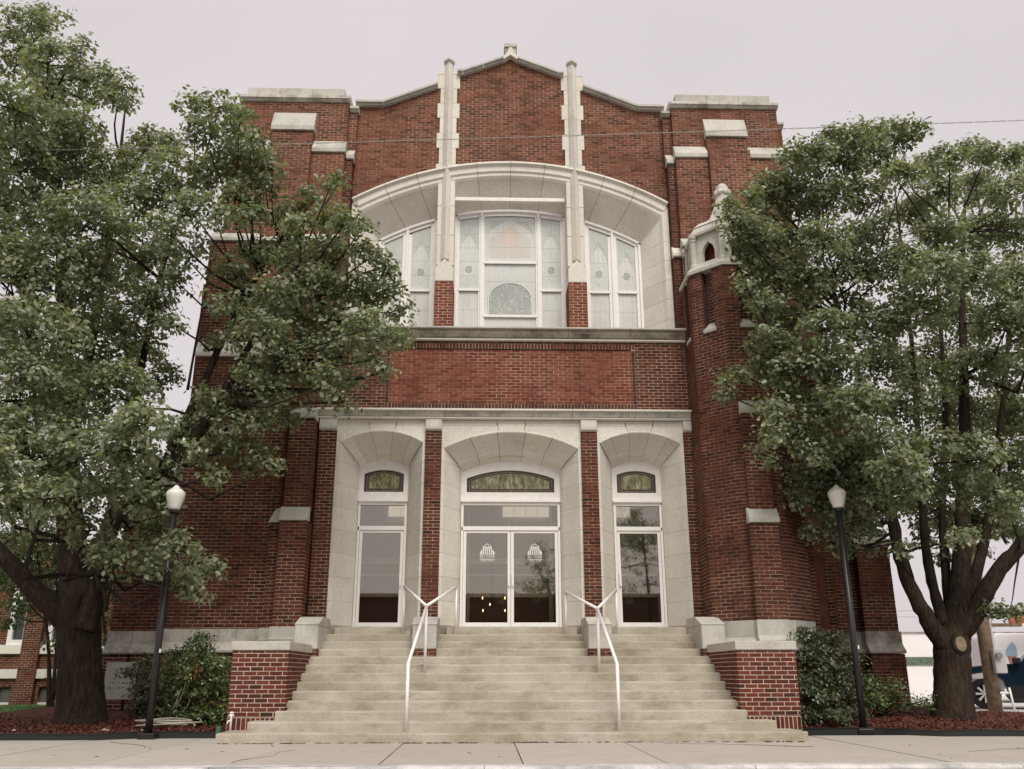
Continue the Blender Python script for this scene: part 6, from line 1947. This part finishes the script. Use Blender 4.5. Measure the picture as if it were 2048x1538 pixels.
def wheel(parent, x, y, z, R, rim):
    w = empty('wheel', (x, y, z), parent)
    t = MB(); t.lathe([(R * 0.62, -0.13), (R * 0.93, -0.13), (R, -0.09), (R, 0.09), (R * 0.93, 0.13), (R * 0.62, 0.13)], 28, capb=False, capt=False)
    t.xf(Matrix.Rotation(RD(90), 4, 'X')).build('tyre', M['dark'], w, smooth=False)
    r_ = MB(); rr = R * 0.62
    r_.lathe([(rr, -0.1), (rr, 0.1), (rr * 0.9, 0.1), (rr * 0.9, 0.02), (0.02, 0.02)], 24, capb=False, capt=True)
    r_.xf(Matrix.Rotation(RD(90), 4, 'X')).build('rim', M['dark'], w)
    s_ = MB()
    for k in range(8):
        q = k * math.pi / 4
        a, b = rr * 0.22, rr * 0.95
        c, sn = math.cos(q), math.sin(q); wd = rr * 0.13
        s_.add([(a * c - wd * 0.6 * sn, -0.11, a * sn + wd * 0.6 * c), (a * c + wd * 0.6 * sn, -0.11, a * sn - wd * 0.6 * c), (b * c + wd * sn, -0.10, b * sn - wd * c), (b * c - wd * sn, -0.10, b * sn + wd * c),
                (a * c - wd * 0.6 * sn, -0.05, a * sn + wd * 0.6 * c), (a * c + wd * 0.6 * sn, -0.05, a * sn - wd * 0.6 * c), (b * c + wd * sn, -0.05, b * sn - wd * c), (b * c - wd * sn, -0.05, b * sn + wd * c)],
               [(0, 1, 2, 3), (0, 4, 5, 1), (1, 5, 6, 2), (2, 6, 7, 3), (3, 7, 4, 0)])
    s_.tube([(0, -0.12, 0), (0, -0.04, 0)], rr * 0.2, 12)
    s_.build('spokes', plain('silver_rim', (0.75, 0.75, 0.75), 0.3, 0.5, 0.3), w)


# blue pickup: nose to the left behind the trunk
TY = 25.6
wx_ = at(1972, 1397, TY)
TR = empty('pickup_truck', (wx_.x, TY, 0.03), rz=RD(-27)); tag(TR, 'dark blue pickup truck parked behind the right tree and pole', 'truck')
blue = plain('dark_blue_paint', (0.004, 0.016, 0.034), 0.08, 0.8)
R = 0.40
m = MB(); yb_ = 1.9
prof_ = [(-0.95, 0.42), (-0.98, 0.85), (-0.90, 1.05), (0.2, 1.16), (0.95, 1.20), (1.45, 1.72), (2.7, 1.76), (3.0, 1.24), (4.7, 1.22), (4.75, 0.45), (3.9, 0.42), (3.85, 0.75), (3.5, 0.92), (3.1, 0.75), (3.05, 0.40), (0.56, 0.40), (0.5, 0.72), (0.28, 0.90), (0, 0.95), (-0.28, 0.90), (-0.5, 0.72), (-0.56, 0.42)]
m.face(prof_, 0.0, yb_)
m.build('body', blue, TR, bevel=0.04)
m = MB(); m.face([(0.56, 0.30), (3.05, 0.30), (3.05, 0.62), (0.56, 0.62)], -0.02, yb_); m.face([(-1.03, 0.36), (-0.55, 0.36), (-0.55, 0.62), (-1.03, 0.66)], -0.02, yb_ + 0.02)
m.build('trim', M['dark'], TR)
m = MB(); m.face([(1.12, 1.25), (2.6, 1.25), (2.55, 1.66), (1.52, 1.64)], -0.006, 0.01); m.build('side_window', plain('car_glass', (0.03, 0.035, 0.04), 0.05, 0.8), TR)
m = MB(); m.face([(-0.97, 0.86), (-0.72, 0.86), (-0.72, 1.02), (-0.92, 1.02)], -0.01, 0.3); m.build('headlight', plain('lamp_lens', (0.7, 0.7, 0.72), 0.1, 0.7), TR)
m = MB(); m.face([(0.9, 0.55), (2.2, 0.55), (2.2, 1.18), (0.95, 1.18)], -0.008, 0.0); m.build('door', blue, TR, bevel=0.006)
m = MB(); m.box(0.78, 0.98, -0.22, -0.02, 1.18, 1.34); m.build('mirror', M['dark'], TR, bevel=0.03)
wheel(TR, 0, 0.10, R, R, 0); wheel(TR, 3.45, 0.10, R, R, 0)
# white van with a snow-cone picture on its side
VY = 31.0
vp = at(2036, 1378, VY)
VN = empty('van', (vp.x, VY, 0.03)); tag(VN, 'white box van with a snow cone picture at the right edge of the picture', 'van')
white_v = plain('van_white', (0.72, 0.72, 0.73), 0.25, 0.5, var=0.05, vscale=1)
m = MB(); vz = at(2030, 1268, VY).z; vx0 = at(1990, 1300, VY).x - vp.x
m.face([(vx0, 0.75), (5.5, 0.75), (5.5, vz), (vx0 + 0.12, vz), (vx0, vz - 0.15)], 0, 2.2); m.build('body', white_v, VN, bevel=0.05)
m = MB(); m.face([(vx0 + 0.1, 0.35), (5.3, 0.35), (5.3, 0.75), (vx0 + 0.1, 0.75)], 0.12, 2.1); m.build('chassis', plain('grey_chassis', (0.3, 0.31, 0.31), 0.6, 0.3), VN)
wheel(VN, 0, 0.05, 0.42, 0.42, 0); wheel(VN, 3.4, 0.05, 0.42, 0.42, 0)
sc_ = at(2024, 1315, VY) - Vector((vp.x, VY, 0.03))
for nm, poly, c in (('cone_picture', [(-0.16, 0.05), (0.16, 0.05), (0.05, -0.55), (-0.02, -0.55)], (0.34, 0.16, 0.13)), ('ice_picture', [(-0.2, 0.05), (-0.18, 0.22), (-0.05, 0.38), (0.08, 0.52), (0.2, 0.36), (0.2, 0.05)], (0.30, 0.40, 0.50))):
    m = MB(); m.face([(sc_.x + x, sc_.z + z) for x, z in poly], -0.012, 0.0); m.build(nm, plain(nm + '_print', c, 0.5, 0.3), VN)
# white pipe guard by the pole
gb = at(2015, 1422, 24.3)
GD = empty('pipe_guard', (gb.x, 24.3, 0)); tag(GD, 'small white bent pipe guard at the foot of the utility pole', 'bollard')
h = at(2015, 1375, 24.3).z
for dx in (-0.12, 0.2):
    m = MB(); m.tube([(dx, 0, 0), (dx - 0.06, 0, h)], 0.03, 8); m.build('post', M['rail'], GD, smooth=True)
m = MB(); m.tube([(-0.35, 0, h * 0.78), (0.1, 0, h * 0.78)], 0.03, 8); m.build('crossbar', M['rail'], GD, smooth=True)
# faint wires beyond
for k, (xa, ya, xb, yb2, Y) in enumerate(((1780, 1222, 2100, 1212, 34.0), (1780, 1234, 2100, 1226, 34.0), (1985, 1256, 2100, 1200, 27.0))):
    a, b = at(xa, ya, Y), at(xb, yb2, Y)
    m = MB(); m.tube([a, (a + b) / 2 - Vector((0, 0, 0.06)), b], 0.008, 5)
    tag(m.build('wire', plain('wire_grey', (0.25, 0.25, 0.25), 0.6, 0.2)), ('thin upper wire over the white building', 'thin lower wire over the white building', 'thin wire slanting from the utility pole to the right')[k], 'wire', 'wires by the white building')

# ------------------------------------------------------------------ across the street (seen mirrored in the door glass)
OB = empty('shopfront', (0, -9, 0)); tag(OB, 'low dark brick shop with scalloped tile roofline across the street', 'building')
dk = plain('dark_shop_brick', (0.10, 0.06, 0.05), 0.9, 0.1, var=0.3, vscale=6)
m = MB(); m.box(-30, 34, -8, 0, -0.15, 4.7)
m.build('wall', dk, OB)
t0 = MB().lathe([(0.11, 0), (0.11, 0.5)], 10).xf(Matrix.Rotation(RD(-90), 4, 'X')).build('roof_tile', plain('clay_tile', (0.14, 0.075, 0.055), 0.8, 0.2), OB)
t0.location = (-29.9, -0.3, 4.78)
for k in range(1, 290):
    o = t0.copy(); COL.objects.link(o); o.parent = OB; o.location = (-29.9 + k * 0.22, -0.3, 4.78)
for k in range(8):
    x = -26 + k * 7.2
    m = MB(); m.box(x, x + 3.4, -0.02, 0.04, 0.5, 2.9); w = m.build('window', plain('shop_trim', (0.4, 0.38, 0.35), 0.6, 0.3), OB)
    MB().box(x + 0.1, x + 3.3, 0.04, 0.05, 0.6, 2.8).build('pane', plain('shop_pane', (0.05, 0.06, 0.06), 0.1, 0.6), w)
MB().box(-60, 60, -9.0, -5.0, -0.3, 0.0).build('far_sidewalk', M['walk'])
tag(bpy.data.objects['far_sidewalk'], 'pavement across the street', kind='structure')
for k, (x, y, h) in enumerate(((7.6, -5.6, 9.4), (3.0, -6.6, 6.8))):
    cl_ = []
    for _ in range(26 if k == 0 else 14):
        cl_.append((Vector((x + rng.normal() * 1.2, y + rng.normal() * 0.9, h * 0.72 + rng.normal() * 1.0)), rng.uniform(0.5, 0.8)))
    make_tree('street_tree', ('taller', 'smaller')[k] + ' leafy street tree across the road, mirrored in the door glass', 'tree', (x, y, 0), [[(x, y, 0, 0.16), (x, y, 1.8, 0.13), (x + 0.2, y, 3.4, 0.09), (x, y, h * 0.8, 0.03)]], cl_, 0.10, 9, 'trees across the street', sub=0.26)

# ------------------------------------------------------------------ inside the vestibule
CD = empty('chandelier', (0.05, 19.7, 0)); tag(CD, 'chandelier with small warm bulbs inside behind the left leaf of the middle door', 'chandelier')
me_, nte, be = mat('warm_bulb'); be.inputs['Emission Color'].default_value = (1, 0.62, 0.38, 1); be.inputs['Emission Strength'].default_value = 3
for k, (px_, py_) in enumerate(((965, 1196), (1010, 1196), (980, 1209), (966, 1221), (1010, 1221))):
    p = at(px_, py_, 19.7) - Vector((0.05, 19.7, 0))
    m = MB(); m.lathe([(0.003, p.z - 0.03), (0.011, p.z - 0.015), (0.012, p.z + 0.005), (0.006, p.z + 0.03)], 8, (p.x, 0)); m.build('bulb', me_, CD, smooth=True)
    m = MB(); m.tube([(p.x, 0, p.z + 0.03), (p.x * 0.6, 0.0, p.z + 0.12)], 0.006, 5); m.build('arm', M['black'], CD)
m = MB(); m.tube([(0.1, 0, 2.3), (0.1, 0, 4.85)], 0.012, 6); m.build('rod', M['black'], CD)
bp = at(1109, 1241, 19.0)
m = MB(); m.lathe([(0.01, 0.0), (0.055, 0.02), (0.07, 0.07), (0.05, 0.12), (0.01, 0.14)], 12)
o = m.build('door_stop_bag', plain('bright_blue', (0.03, 0.08, 0.55), 0.4, 0.5), smooth=True); o.location = (bp.x, 19.08, 1.885); o.rotation_euler = (0.2, 0.3, 0)
tag(o, 'small bright blue object on the floor behind the right leaf of the middle door', 'object')
